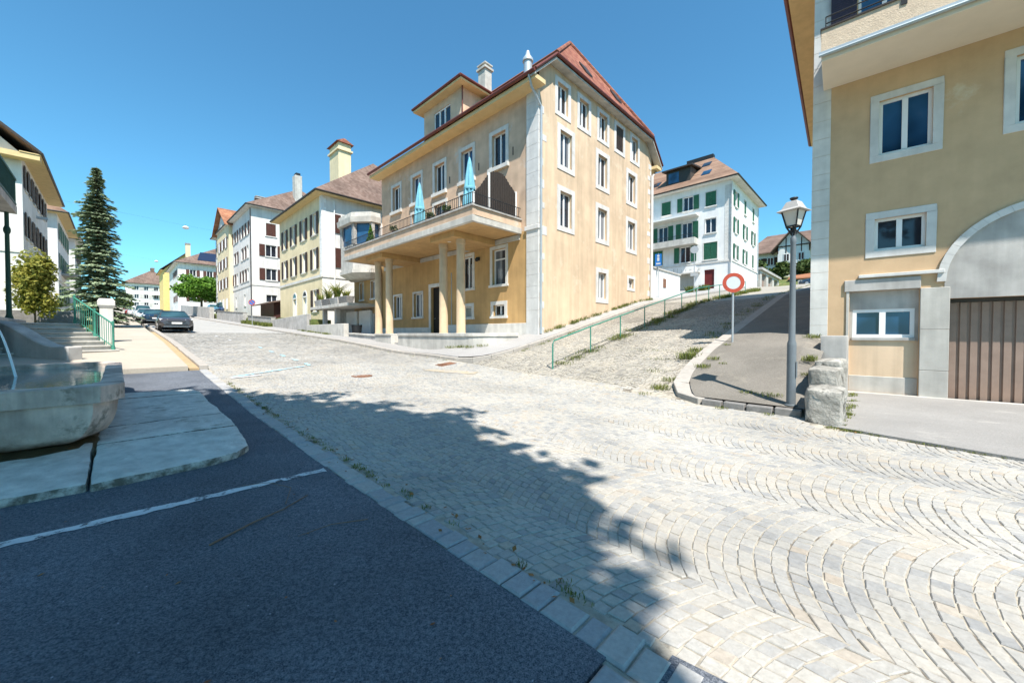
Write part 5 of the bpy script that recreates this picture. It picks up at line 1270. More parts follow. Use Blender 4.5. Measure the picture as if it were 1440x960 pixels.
tag(mb.build('garden_steps', m_kerbd), 'dark stone steps in the garden between shrub and spruce', 'steps')
FE = thing('garden_fence', 'dark iron garden fence under the spruce behind the stone pillar', 'fence', W(34, -.7, 1.9))
mb = MB()
for s_ in fr(24.2, 60, 240): sbox(mb, s_-.012, s_+.012, -.74, -.715, zs(s_)+.15, zs(s_)+1.15)
mb.build('bars', m_iron, FE)
mb = MB(); mb.tube([W(s_, -.73, zs(s_)+1.1) for s_ in fr(24, 60, 12)], .02, 6); mb.tube([W(s_, -.73, zs(s_)+.3) for s_ in fr(24, 60, 12)], .02, 6); mb.build('rail', m_iron, FE)

# ------------------------------------------------------------------ street lamp, signs, stone blocks, alley railing
lx = W(1.2, 8.98); lz = G(1.2, 8.98)+.12
LP = thing('street_lamp', 'tall grey street lamp with four sided lantern on the pavement corner', 'street lamp', (0, 0, 0))
mb = MB(); mb.lathe((0, 0, 0), [(.105, 0), (.105, .02), (.076, .03), (.076, 1.15), (.074, 1.2), (.056, 1.26), (.044, 3.1), (.05, 3.12), (.05, 3.2), (.03, 3.24), (.03, 3.3)], 20); mb.build('post', m_lamppost, LP, smooth=True)
mb = MB(); sbz = [(.115, 3.42), (.205, 3.84)]
def sq(h, z): return [Vector((h, h, z)), Vector((-h, h, z)), Vector((-h, -h, z)), Vector((h, -h, z))]
lo, hi = sq(.085, 3.42), sq(.145, 3.73)
for i in range(4):
    mb.tube([lo[i], hi[i]], .014, 6); mb.tube([lo[i], lo[(i+1) % 4]], .014, 6); mb.tube([hi[i], hi[(i+1) % 4]], .012, 6); mb.tube([(0, 0, 3.22), lo[i]], .016, 6)
mb.tube([(0, 0, 3.22), (0, 0, 3.42)], .02, 6)
lf = mb.build('lantern_frame', m_iron, LP)
mb = MB(); mb.loft([sq(.079, 3.425), sq(.139, 3.728)]); mb.build('lantern_glass', m_milk, lf)
mb = MB(); mb.loft([sq(.205, 3.70), sq(.205, 3.712), sq(.15, 3.75), sq(.092, 3.885), sq(.075, 3.893)]); lr = mb.build('lantern_roof', m_lamproof, LP, bevel=.004)
mb = MB(); mb.lathe((0, 0, 0), [(.055, 3.885), (.036, 3.915), (.07, 3.95), (.066, 3.965), (.0, 3.985)], 14); mb.build('finial', m_iron, lr, smooth=True)
mb = MB(); xbox(mb, -.02, .02, -.092, -.085, .55, .85); mb.build('service_hatch', m_lamppost, LP)
LP.location = (lx.x, lx.y, lz); LP.rotation_euler = (0, 0, rad(28))

def sign_pole(h, r=.03, mat=None):
    mb = MB(); mb.tube([(0, 0, -.1), (0, 0, h)], r, 10); return mb
def disc(mb, r, z, y0, y1, k=40, r0=0.0):
    if r0 == 0:
        a = [Vector((r*math.cos(2*math.pi*i/k), y0, z+r*math.sin(2*math.pi*i/k))) for i in range(k)]; mb.prism(a, [p+Vector((0, y1-y0, 0)) for p in a])
    else:
        for i in range(k):
            t0, t1 = 2*math.pi*i/k, 2*math.pi*(i+1)/k
            q = [Vector((rr_*math.cos(t), y0, z+rr_*math.sin(t))) for rr_, t in ((r0, t0), (r, t0), (r, t1), (r0, t1))]
            mb.prism(q, [p+Vector((0, y1-y0, 0)) for p in q])
NS = thing('traffic_sign', 'round faded no vehicles sign with red ring on a grey pole', 'traffic sign')
mb = sign_pole(2.05); mb.build('pole', m_steel, NS, smooth=True)
mb = MB(); disc(mb, .295, 1.8, -.045, -.038); mb.build('sign_plate', m_signw, NS)
mb = MB(); disc(mb, .298, 1.8, -.05, -.0455, 48, .192); mb.build('red_ring', m_red, NS)
mb = MB(); xbox(mb, -.2, .2, -.038, -.025, 1.66, 1.69); xbox(mb, -.2, .2, -.038, -.025, 1.91, 1.94); mb.build('bracket', m_steel, NS)
p = W(3.22, 13.05); NS.location = (p.x, p.y, G(3.22, 13.05)+.12); NS.rotation_euler = (0, 0, rad(-18))
PK = thing('traffic_sign', 'small round blue no parking sign with red ring on a thin pole', 'traffic sign')
mb = sign_pole(2.75); mb.build('pole', m_steel, PK); mb = MB(); disc(mb, .3, 2.45, -.05, -.04); mb.build('sign_plate', m_signblue, PK)
mb = MB(); disc(mb, .305, 2.45, -.056, -.0505, 30, .23); d = .22*.7071
q = [Vector((-d-.03, -.056, 2.45+d-.03)), Vector((-d+.03, -.056, 2.45+d+.03)), Vector((d+.03, -.056, 2.45-d+.03)), Vector((d-.03, -.056, 2.45-d-.03))]; mb.prism(q, [v+Vector((0, .005, 0)) for v in q]); mb.build('red_ring', m_red, PK)
p = W(47.6, 9.9); PK.location = (p.x, p.y, zs(47.6)+.1); PK.rotation_euler = (0, 0, rad(30))
BS = thing('traffic_sign', 'grey back of an octagonal sign on a pole before the green shuttered house', 'traffic sign')
mb = sign_pole(4.05, .035); mb.build('pole', m_steel, BS); mb = MB(); disc(mb, .34, 3.75, -.06, -.045, 8); mb.build('sign_plate', m_steel, BS)
mb = MB(); xbox(mb, -.3, .3, -.07, -.05, 1.5, 1.75); mb.build('small_plate', m_steel, BS)
p = W(11.5, 34.5); BS.location = (p.x, p.y, G(11.5, 34.5)+.1); BS.rotation_euler = (0, 0, rad(-25))
BL = thing('traffic_sign', 'blue rectangular sign with white symbol above the whitewashed wall', 'traffic sign')
mb = sign_pole(3.4, .035); mb.build('pole', m_steel, BL); mb = MB(); xbox(mb, -.24, .24, -.06, -.045, 2.45, 3.35); mb.build('sign_plate', m_signblue, BL)
mb = MB(); disc(mb, .09, 3.2, -.066, -.061, 16); xbox(mb, -.08, .08, -.066, -.061, 2.8, 3.08); xbox(mb, -.16, .16, -.066, -.061, 2.55, 2.66); mb.build('symbol', m_signw, BL)
p = W(12.3, 29.0); BL.location = (p.x, p.y, G(12.3, 29)+.1); BL.rotation_euler = (0, 0, rad(-30))

blk = [('squat weathered limestone block at the lamp foot', [(.42, 8.42), (.42, 9.35), (.98, 9.35), (.92, 8.5)], -.05, .62),
       ('second limestone block behind the lamp, a little taller', [(.55, 9.45), (.5, 10.7), (1.05, 10.7), (1.0, 9.45)], -.05, .9),
       ('tall smooth grey stone post between pavement and tan house', [(.55, 12.2), (.55, 12.95), (1.05, 12.95), (1.05, 12.2)], -.05, 1.55),
       ('long low block between second limestone block and stone post', [(.55, 10.75), (.55, 12.15), (1.05, 12.15), (1.05, 10.75)], -.05, 1.0)]
for i, (lab, q, z0, z1) in enumerate(blk):
    mb = MB(); mb.prism([W(s, w, z0) for s, w in reversed(q)], [W(s, w, z1) for s, w in reversed(q)])
    tag(rough('stone_block', mb, m_conc if i == 2 else m_rock, None, .015 if i == 2 else .085, 5, .03 if i == 2 else .07, 2.4), lab, 'stone block', 'stone blocks beside the driveway')
AR = thing('alley_railing', 'long slim green handrail on posts running up the alley', 'railing', W(7.75, 10, .5))
posts = [10.0+2.27*i for i in range(12)]
mb = MB(); hw = [W(7.75, w, G(7.75, w)+.95) for w in posts]
mb.tube([W(7.75, 9.98, G(7.75, 10)-.02), W(7.75, 9.98, G(7.75, 10)+.82), W(7.75, 10.05, G(7.75, 10)+.93)]+hw[1:], .026, 8); mb.build('handrail', m_green_metal, AR, smooth=True)
for w in posts[1:]:
    mb = MB(); mb.tube([W(7.75, w, G(7.75, w)-.1), W(7.75, w, G(7.75, w)+.95)], .024, 8); mb.build('post', m_green_metal, AR)
mb = MB(); mb.tube([W(7.75, w, G(7.75, w)+.06) for w in fr(10, 35, 40)], .012, 6); mb.build('cable', m_iron, AR)

# ------------------------------------------------------------------ things on the balcony
def parasol(p, label, h):
    t = thing('parasol', label, 'parasol', p, 'folded parasols on the balcony')
    mb = MB(); mb.tube([p, p+Vector((0, 0, h))], .022, 8); mb.build('pole', m_steel, t)
    mb = MB(); rings = []; k = 16
    for z, r, fl in ((h*.24, .31, .38), (h*.27, .33, .36), (h*.5, .28, .3), (h*.75, .18, .24), (h*.93, .09, .1), (h*1.0, .025, 0)):
        rings.append([p+Vector((r*(1-(fl if i % 2 else 0))*math.cos(2*math.pi*i/k), r*(1-(fl if i % 2 else 0))*math.sin(2*math.pi*i/k), z-(.06 if i % 2 and z < h*.25 else 0))) for i in range(k)])
    mb.loft(rings); mb.build('canopy', m_cyan, t, smooth=True)
    mb = MB(); mb.lathe(p, [(.272, h*.50), (.278, h*.52), (.268, h*.54)], 16); mb.build('tie', m_cyan, t)
    mb = MB(); mb.lathe(p, [(.25, 0), (.25, .07), (.05, .1), (.03, .3)], 14); mb.build('base', m_conc, t)
parasol(W(13.95, 11.6, 6.82), 'folded turquoise parasol next to the wicker screen', 3.05)
parasol(W(18.05, 11.5, 6.82), 'folded turquoise parasol halfway along the balcony', 2.95)
PS = thing('privacy_screen', 'arched dark wicker privacy screen at the near end of the balcony', 'screen', W(bS0+.3, 12.3, 6.8))
pp = WP((bS0+.3, BW+.25), (0, 1), (-1, 0))
mb = MB()
for a in (0.0, .92, 2.72): pp.box(mb, a, a+.09, 6.8, {0.0: 7.9, .92: 9.0, 2.72: 8.6}[a], -.05, .05)
mb.build('post', m_white, PS)
mb = MB(); z = 6.9; i = 0
while z < 9.3:
    for (a0, a1, f) in ((.09, .92, lambda a: 7.85+1.05*(a/.92)**1.3), (1.01, 2.72, lambda a: 9.02+.2*math.sin(math.pi*min(1, max(0, (a-1.01)/1.3)))-.45*max(0, (a-1.9)/.8)**1.6)):
        aa = a0
        while aa < a1-.01:
            b = min(a1, aa+.06)
            if z+.03 < f((aa+b)/2): pp.box(mb, aa, b, z, z+.048, -.03 if i % 2 else -.012, .012 if i % 2 else .03)
            aa = b; i += 1
    z += .055; i += 1
mb.build('weave', m_wicker, PS)
for s_, lab in ((23.0, 'small green conifer in a pot by the balcony railing'), ):
    BALPLANT = W(s_, 11.1, 6.85)
mb = MB()
for s_ in (13.6, 14.6, 15.4, 16.6, 19.6):
    pass

# ------------------------------------------------------------------ garages and little things up the alley
GR = thing('garage_row', 'row of beige garages with brown doors beyond the green shuttered house', 'garage', W(14, 70, 8.2))
gp = WP((12.2, 63.2), (0, 1), (-1, 0))
mb = MB(); wall(mb, gp, 14, 7, 10.7, [(2.6, 8.2, 3.0, 2.1), (7, 8.3, 3.0, 2.0), (11.4, 8.4, 3.0, 1.9)], .4); mb.face([gp.P(0, 7, 0), gp.P(0, 7, -5), gp.P(0, 10.7, -5), gp.P(0, 10.7, 0)]); mb.build('wall', m_concl, GR)
mb = MB(); sbox(mb, 11.9, 17, 63.0, 77.5, 10.6, 10.95); mb.build('roof', m_conc, GR)
for a in (2.6, 7, 11.4):
    mb = MB(); gp.box(mb, a-1.5, a+1.5, 8, 10.3, -.38, -.33); mb.build('garage_door', m_doorbr, GR)
SH2 = thing('shed', 'little shed with orange roof and green tarpaulin side below the chalet', 'shed', W(9, 82, 10))
mb = MB(); sbox(mb, 6.5, 11, 82, 86, 8, 11.2); mb.build('wall', m_white, SH2)
mb = MB(); slab(mb, [W(6, 81.2, 11.1), W(11.6, 81.2, 11.1), W(11.6, 86.5, 12.6), W(6, 86.5, 12.6)], .15); mb.build('roof', m_tile_or, SH2)
mb = MB(); mb.prism([W(9.5, 81.9, 8), W(13.4, 81.9, 8), W(13.4, 81.6, 8), W(9.5, 81.6, 8)], [W(9.5, 81.9, 10.9), W(11.0, 81.9, 10.9), W(11.0, 81.6, 10.9), W(9.5, 81.6, 10.9)]); mb.build('tarpaulin', m_green_sh, SH2)
lowwall('alley_parapet', 'low wall crossing the top of the alley behind the parked cars', -2, 9, 72, 72.4, lambda s: 9.7, m_conc)

# ------------------------------------------------------------------ hanging lamps over the street
def hang(s, w, z, label, a, b):
    p = W(s, w, z); t = thing('hanging_lamp', label, 'street lamp', p, 'lamps hung over the street')
    mb = MB(); mb.lathe(p, [(.0, -.16), (.2, -.13), (.3, -.02), (.3, .02), (.18, .12), (.06, .18), (0, .2)], 16); mb.build('shade', m_white, t, smooth=True)
    mb = MB(); mb.tube([a, p+Vector((0, 0, .22)), b], .004, 5); mb.tube([p+Vector((0, 0, .15)), p+Vector((0, 0, .3))], .015, 5); mb.build('cable', m_iron, t)
hang(53, 5.2, 12.8, 'white lamp hung on a cable over the street, nearer one', W(52, -4.5, 13.4), W(57, 13, 13.6))
hang(96, 5.2, 14.9, 'white lamp hung on a cable far up the street', W(92, -4.2, 15.4), W(100, 14, 15.6))

# ------------------------------------------------------------------ iron covers, twigs
def cover(name, s, w, r, label, sq_=None):
    mb = MB()
    if sq_: 
        a, b = sq_; q = [(s-a, w-b), (s+a, w-b), (s+a, w+b), (s-a, w+b)]; mb.prism([W(x, y, G(x, y)-.05) for x, y in q], [W(x, y, G(x, y)+.012) for x, y in q])
        for i in range(5):
            x = s-a+.08+i*(2*a-.16)/4; mb.prism([W(x-.015, w-b+.04, G(x, w)+.012), W(x+.015, w-b+.04, G(x, w)+.012), W(x+.015, w+b-.04, G(x, w)+.012), W(x-.015, w+b-.04, G(x, w)+.012)], [W(x-.015, w-b+.04, G(x, w)+.02), W(x+.015, w-b+.04, G(x, w)+.02), W(x+.015, w+b-.04, G(x, w)+.02), W(x-.015, w+b-.04, G(x, w)+.02)])
    else:
        c = W(s, w, G(s, w)); mb.lathe(c, [(r, -.04), (r, .012), (r-.04, .014), (r-.05, .008), (r*.5, .008), (r*.48, .014), (0, .014)], 28)
    tag(mb.build(name, m_rust), label, 'manhole cover')
cover('manhole_cover', 11.2, 5.1, .3, 'round brown iron cover in the sunlit setts')
cover('drain_cover', 11.9, 8.7, 0, 'rusty rectangular drain cover at the kerb below the terrace corner', (.22, .35))
m_twig = M('twig_bark', (.20, .13, .09), var=.2, vs=20, bump=.2)
def twig(pts, r, label):
    mb = MB(); mb.tube([W(s, w, zs(s)+.012+h) for s, w, h in pts], r, 6, r*.5); tag(mb.build('twig', m_twig), label, 'twig')
twig([(3.55, .45, 0), (3.7, .75, .004), (3.78, 1.0, .008), (3.95, 1.25, .002)], .008, 'straight brown twig on dark asphalt below the white line')
twig([(3.9, 1.05, .0), (4.2, 1.18, .02), (4.45, 1.05, .03), (4.6, .85, .01)], .004, 'curved thin twig lying across the white line')
twig([(3.1, 1.45, .0), (3.22, 1.2, .004), (3.22, .95, .002)], .004, 'short dark twig near the sett border')
# ------------------------------------------------------------------ cars
def car_paint(name, col):
    m, nt, b = newmat(name); b.inputs['Base Color'].default_value = (*col, 1); b.inputs['Roughness'].default_value = .32; b.inputs['Metallic'].default_value = .25
    b.inputs['Coat Weight'].default_value = .6; b.inputs['Coat Roughness'].default_value = .08; return m
m_carglass = glassm('car_glass', (.03, .07, .08)); m_tyre = M('tyre_rubber', (.02, .02, .02), rough=.85, bump=0); m_rim = M('alloy_rim', (.45, .45, .46), rough=.35, metal=.7, bump=0)
m_light = M('headlight_glass', (.62, .64, .66), rough=.1, bump=0); m_plate = M('licence_plate', (.75, .75, .73), rough=.4, bump=0); m_trim = M('black_trim', (.015, .015, .017), rough=.45, bump=0)
m_tail = M('tail_light_red', (.35, .01, .01), rough=.2, bump=0)
def car(label, col, van=False):
    t = thing('parked_car', label, 'car', (0, 0, 0), 'cars parked along the kerbs')
    paint = car_paint('car_paint', col)
    H = 1.85 if van else 1.47; hwid = .9
    def ring(x, hw, zl, zt):
        c = .16*hw
        return [Vector((x, y, z)) for y, z in ((-hw+c, zl), (hw-c, zl), (hw, zl+.12), (hw, zt-.16), (hw-.06, zt-.05), (hw-.2, zt), (-hw+.2, zt), (-hw+.06, zt-.05), (-hw, zt-.16), (-hw, zl+.12))]
    if van: secs = [(-2.1, .78, .32, 1.0), (-2.05, .86, .25, 1.1), (-1.2, .9, .2, 1.1), (.6, .9, .2, 1.08), (1.45, .88, .2, 1.0), (1.95, .82, .26, .86), (2.1, .7, .32, .7)]
    else: secs = [(-2.1, .72, .36, .82), (-2.02, .84, .26, .96), (-1.3, .89, .2, .99), (0, .9, .19, .96), (.95, .9, .19, .95), (1.5, .88, .2, .87), (1.95, .8, .25, .76), (2.1, .66, .3, .64)]
    mb = MB(); mb.loft([ring(*s) for s in secs]); body = mb.build('body', paint, t, smooth=True, bevel=0)
    # cabin
    b0 = 1.0 if not van else 1.05; lo = [(-2.0 if van else -1.85, .80), (1.3 if van else 1.05, .80)]; hi = [(-1.85 if van else -1.35, .66), (.45 if van else .05, .62)]
    mb = MB(); zb = (1.04 if van else .93)
    base = [Vector((lo[0][0], -.82, zb)), Vector((lo[1][0], -.80, zb)), Vector((lo[1][0], .80, zb)), Vector((lo[0][0], .82, zb))]
    top = [Vector((hi[0][0], -.64, H-.04)), Vector((hi[1][0], -.62, H-.04)), Vector((hi[1][0], .62, H-.04)), Vector((hi[0][0], .64, H-.04))]
    mid = [p*.93+Vector((0, 0, H*.07+.0)) for p in top]
    for p in mid: p.z = H
    mb.prism(base, top); mb.prism([p-Vector((0, 0, .001)) for p in top], mid); mb.build('roof', paint, t, smooth=False, bevel=.03)
    def glass(name, q, ins=.07, out=.012):
        c = sum(q, Vector())/4; n = (q[1]-q[0]).cross(q[3]-q[0]).normalized()
        if n.dot(c-Vector((-.3, 0, 1.1))) < 0: n = -n
        r = [p+(c-p)*ins+n*out for p in q]; mb = MB(); mb.prism([p-n*.03 for p in r], r); mb.build(name, m_carglass, t)
    glass('windscreen', [base[1], base[2], top[2], top[1]]); glass('rear_window', [base[3], base[0], top[0], top[3]], .12)
    for sgn, (i, j) in ((-1, (0, 1)), (1, (3, 2))):
        a, b, c, d = base[i], base[j], top[j], top[i]; m0, m1 = a.lerp(b, .5), d.lerp(c, .5)
        glass('side_window', [a, m0, m1, d], .09); glass('side_window', [m0, b, c, m1], .09)
    for x in (-1.28, 1.28):
        for y in (-1, 1):
            mb = MB(); cx = Vector((x, y*.80, .31)); k = 20
            prof = [(.20, .09), (.30, .10), (.315, .06), (.315, -.08), (.29, -.1)]
            mb.loft([[cx+Vector((r*math.cos(2*math.pi*i/k), y*o, r*math.sin(2*math.pi*i/k))) for i in range(k)] for r, o in prof]); wh = mb.build('wheel', m_tyre, t, smooth=True)
            mb = MB(); mb.loft([[cx+Vector((r*math.cos(2*math.pi*i/k), y*o, r*math.sin(2*math.pi*i/k))) for i in range(k)] for r, o in ((.20, .09), (.2, .104), (.06, .112))]); mb.build('rim', m_rim, wh)
    for y in (-1, 1):
        mb = MB(); q = [Vector((2.005, y*.36, .60)), Vector((1.80, y*.80, .66)), Vector((1.74, y*.82, .76)), Vector((1.955, y*.42, .70))]; off = Vector((.07, y*.02, .02)); mb.prism(q, [p+off for p in q]); mb.build('headlight', m_light, t, bevel=.01)
        mb = MB(); q = [Vector((-2.06, y*.50, .72)), Vector((-2.0, y*.84, .72)), Vector((-2.0, y*.82, .92)), Vector((-2.06, y*.52, .90))]; mb.prism(q, [p+Vector((-.06, 0, 0)) for p in q]); mb.build('tail_light', m_tail, t)
        mb = MB(); xbox(mb, .72, .86, y*.88-.02 if y > 0 else -1.05, 1.05 if y > 0 else -.86, .98 if not van else 1.12, 1.12 if not van else 1.3); mb.build('mirror', paint, t, bevel=.03)
    mb = MB(); q = [Vector((2.085, -.42, .50)), Vector((2.085, .42, .50)), Vector((2.06, .46, .60)), Vector((2.06, -.46, .60))]; mb.prism(q, [p+Vector((.04, 0, 0)) for p in q]); mb.build('grille', m_trim, t)
    mb = MB(); q = [Vector((2.02, -.6, .26)), Vector((2.02, .6, .26)), Vector((2.07, .56, .40)), Vector((2.07, -.56, .40))]; mb.prism(q, [p+Vector((.05, 0, 0)) for p in q]); mb.build('lower_intake', m_trim, t)
    mb = MB(); xbox(mb, 2.10, 2.135, -.26, .26, .41, .52); mb.build('licence_plate', m_plate, t)
    mb = MB(); q = [Vector((2.03, -.66, .22)), Vector((2.03, .66, .22)), Vector((2.03, .66, .25)), Vector((2.03, -.66, .25))]; mb.prism(q, [p+Vector((.1, 0, 0)) for p in q]); mb.build('bumper_strip', m_rim, t)
    return t
down = math.atan2(-US[1], -US[0])
def park(t, s, w, z=None, rz=down):
    p = W(s, w); t.location = (p.x, p.y, zs(s)+.0 if z is None else z); t.rotation_euler = (0, -math.atan(.05) if z is None else 0, rz)
park(car('dark grey hatchback facing down the street, nearest parked car', (.06, .055, .06)), 35.5, 2.75)
park(car('dark blue estate car parked behind the grey hatchback', (.012, .03, .06)), 50, 2.5)
park(car('small silver white car between blue estate and white van', (.55, .57, .6)), 60, 2.3)
park(car('tall white van parked behind the silver white car', (.7, .7, .7), True), 69, 2.35)
park(car('white car with its front on the pavement, farthest of the row', (.66, .66, .66)), 82, 2.0)
park(car('dark red car peeping out behind the white cars', (.25, .02, .02)), 92, 1.8)
park(car('dark metallic blue car below the shed up the alley', (.02, .045, .08)), 6.0, 66, G(6, 66), math.atan2(US[1], US[0])+.15)
park(car('bright blue car by the low wall at the alley top', (.02, .09, .45)), 1.2, 69.5, G(2.5, 69.5), math.atan2(US[1], US[0])+.1)
park(car('light blue car behind the far retaining wall under the round tree', (.12, .35, .55)), 88, 12.4, zs(88)+1.0)
park(car('dark blue van next to the light blue car under the tree', (.02, .05, .12), True), 80, 12.6, zs(80)+1.0)

# ------------------------------------------------------------------ vegetation
L_spruce = leafm('spruce_needles', (.11, .165, .09), (.46, .54, .34), .18)
L_tree = leafm('maple_leaves', (.05, .14, .015), (.18, .34, .04), .35)
L_shrub = leafm('yellow_green_leaves', (.16, .19, .03), (.42, .38, .08), .35)
L_bush = leafm('hedge_leaves', (.03, .06, .015), (.11, .15, .04), .25)
L_weed = leafm('weed_blades', (.06, .10, .02), (.24, .25, .06), .3)
L_palm = leafm('palm_leaves', (.08, .14, .02), (.30, .28, .05), .3)
L_shade = leafm('lime_leaves', (.03, .08, .012), (.10, .18, .03), .22)
m_bark = M('bark', (.12, .09, .07), var=.3, vs=8, bump=.8, bsc=12, bdist=.03)
RV = random.Random(21)
def leafquad(mb, p, n, sz, asp=1.5):
    t = n.cross(Vector((RV.uniform(-1, 1), RV.uniform(-1, 1), RV.uniform(-1, 1))))
    if t.length < 1e-3: t = Vector((1, 0, 0))
    t.normalize(); b = n.cross(t).normalized()
    k = len(mb.v); a, c = t*sz*asp*.5, b*sz*.5
    mb.v += [p-a, p-c*.9, p+a, p+c*.9]; mb.f.append((k, k+1, k+2, k+3)); mb.m.append(0)
def rdir():
    while True:
        v = Vector((RV.uniform(-1, 1), RV.uniform(-1, 1), RV.uniform(-1, 1)))
        if .05 < v.length < 1: return v.normalized()
def crown(mb, c, r, n, sz, clumps=26, flat=0.0, spread=.42, kmax=.85):
    c = Vector(c); cl = []
    for i in range(clumps):
        d = rdir(); d.z = d.z if d.z > flat-1 else -d.z*.2
        k = RV.uniform(.25, kmax); cl.append((Vector((d.x*r[0], d.y*r[1], d.z*r[2]))*k, RV.uniform(.7, 1.25)*spread))
    for i in range(n):
        o, q = RV.choice(cl); d = rdir()*RV.random()**.4
        p = c+o+Vector((d.x*r[0], d.y*r[1], d.z*r[2]))*q
        nn = (d.normalized()*.6+rdir()*.8+Vector((0, 0, .4))).normalized()
        leafquad(mb, p, nn, sz*RV.uniform(.6, 1.3))
def tree(name, label, base, h, r, cz, n, sz, leaf, tr=.18, limbs=7, cat='tree', clumps=26, spread=.42, group=None, kmax=.85):
    t = thing(name, label, cat, base, group); base = Vector(base)
    mb = MB(); c = base+Vector((0, 0, cz)); fork = base+Vector((0, 0, max(.3, cz-r[2]*.9)))
    mb.tube([base-Vector((0, 0, .3)), base+Vector((.03*h*.1, 0, fork.z-base.z)), c+Vector((0, 0, r[2]*.3))], tr, 10, tr*.45)
    for i in range(limbs):
        d = rdir(); d.z = abs(d.z)*.6+.15; e = c+Vector((d.x*r[0], d.y*r[1], (d.z-.3)*r[2]))*.75
        mb.tube([fork+Vector((0, 0, RV.uniform(0, .5)*r[2])), fork.lerp(e, .5)+Vector((0, 0, .15*r[2])), e], tr*.45, 6, tr*.12)
    mb.build('trunk', m_bark, t, smooth=True)
    mb = MB(); crown(mb, c, r, n, sz, clumps=clumps, spread=spread, kmax=kmax)
    if kmax < .8: crown(mb, c, r, int(n*.16), sz*.6, clumps=110, spread=.10, kmax=1.12)
    mb.build('crown', leaf, t)
    return t
# spruce: whorls of drooping boughs
def spruce(base, h, r, label):
    t = thing('spruce_tree', label, 'tree', base); base = Vector(base)
    mb = MB(); mb.tube([base-Vector((0, 0, .3)), base+Vector((0, 0, h*.5)), base+Vector((0, 0, h))], .2, 10, .02); mb.build('trunk', m_bark, t, smooth=True)
    mb = MB(); z = .35
    while z < h-.1:
        f = 1-z/h; R0 = r*(f**.75)*RV.uniform(.62, 1.15)+.10
        nb = 13 if z < h*.8 else 8
        a0 = RV.uniform(0, 6.28)
        for k in range(nb):
            a = a0+2*math.pi*k/nb+RV.uniform(-.3, .3); L = R0*RV.uniform(.55, 1.15); steps = max(3, int(L/.13))
            d = Vector((math.cos(a), math.sin(a), 0)); sd = Vector((-d.y, d.x, 0))
            for i in range(steps):
                u = (i+.6)/steps; p = base+Vector((0, 0, z))+d*(L*u)+Vector((0, 0, -.30*L*u*u+.10*L*u**4+.02))
                wd = .30*L*(1-u*.7)+.08
                for q in range(9):
                    off = sd*RV.uniform(-wd, wd)+Vector((0, 0, RV.uniform(-.10, .03)))
                    n = (Vector((0, 0, 1))+d*.35+rdir()*.45).normalized()
                    ax = (d+sd*(.9 if off.dot(sd) > 0 else -.9)*min(1, abs(off.dot(sd))/max(wd, .01))+Vector((0, 0, -.3))).normalized(); b = n.cross(ax).normalized()
                    l_, w__ = RV.uniform(.16, .32), RV.uniform(.04, .085); pp_ = p+off; m = len(mb.v)
                    mb.v += [pp_-ax*l_*.5, pp_-b*w__, pp_+ax*l_*.5, pp_+b*w__]; mb.f.append((m, m+1, m+2, m+3)); mb.m.append(0)
        z += .20+.12*f
    mb.build('crown', L_spruce, t)
spruce(W(39.5, -.85, zs(39.5)+.3), 11.0, 2.2, 'tall blue green spruce in the front garden left of the street')
tree('leafy_shrub', 'yellow green leafy shrub beside the porch posts', W(31.5, -2.95, 1.9), 4, (.92, .92, 2.05), 2.4, 6200, .13, L_shrub, .05, 9, 'shrub', 30)
tree('leafy_shrub', 'small green shrub by the dark garden steps', W(37.3, -3.2, 2.3), 2, (.8, .8, .8), 1.0, 1400, .13, L_bush, .04, 5, 'shrub', 14)
tree('round_tree', 'dense round green tree with short trunk before the far houses', W(92, 9.9+1.2, zs(92)+1.0), 8, (4.0, 4.0, 2.3), 4.6, 14000, .34, L_tree, .22, 8, 'tree', 46, .36)
tree('round_tree', 'second round crown just behind the round tree, by the pinkish house', W(99, 14.5, zs(99)+1.0), 8, (3.0, 3.0, 2.2), 4.3, 5000, .36, L_tree, .2, 6, 'tree', 22)
tree('leafy_shrub', 'small dark bush in front of the far white house', W(150, 1.2, zs(150)), 3, (2.6, 2.6, 2.2), 2.6, 1800, .4, L_bush, .1, 5, 'shrub', 16)
for s, w, r, lab in ((16.6, 80, 2.4, 'dark bushy tree between the white house and the chalet'), (21, 79, 3.5, 'olive green tree partly hidden by the white house'), (9.5, 86.5, 1.9, 'bright green bush below the chalet, half behind the street lamp'), (13.2, 86.5, 1.8, 'green hedge bush below the chalet gable')):
    z = hill(s, w); tree('bushy_tree', lab, W(s, w, z), 6, (r, r, r*.85), r*.95 if r < 3.4 else r*1.25, 3600, .42, L_bush, .15, 6, 'tree', 26)
# plants in the planters
PK_ = thing('potted_palm', 'spiky yellow green palm leaves in the planter row', 'plant', W(29.6, 12.0, 4.4))
mb = MB()
for (s, w, z), n, hh in zip(PLANTERS, (60, 110, 60, 40), (.9, 1.9, 1.7, 1.1)):
    for i in range(n):
        a = RV.uniform(0, 6.28); d = Vector((math.cos(a), math.sin(a), 0)); L = hh*RV.uniform(.6, 1.1); o = W(s+RV.uniform(-.5, .5), w, z-.05); wd = RV.uniform(.02, .05)
        sd = Vector((-d.y, d.x, 0)); pr = None; m = len(mb.v)
        for q in range(6):
            u = q/5; p = o+d*(L*.6*u*u+.1*u)+Vector((0, 0, L*(u-.38*u*u))); ww = wd*(1-u)+.003; mb.v += [p-sd*ww, p+sd*ww]
            if q: mb.f.append((m+2*q-2, m+2*q-1, m+2*q+1, m+2*q)); mb.m.append(0)
mb.build('leaves', L_palm, PK_)
t = thing('potted_conifer', 'small green conifer in a pot at the balcony railing', 'plant', BALPLANT)
mb = MB(); mb.lathe(BALPLANT, [(.16, 0), (.2, .35), (.17, .35), (0, .33)], 12); mb.build('pot', m_rust, t)
mb = MB()
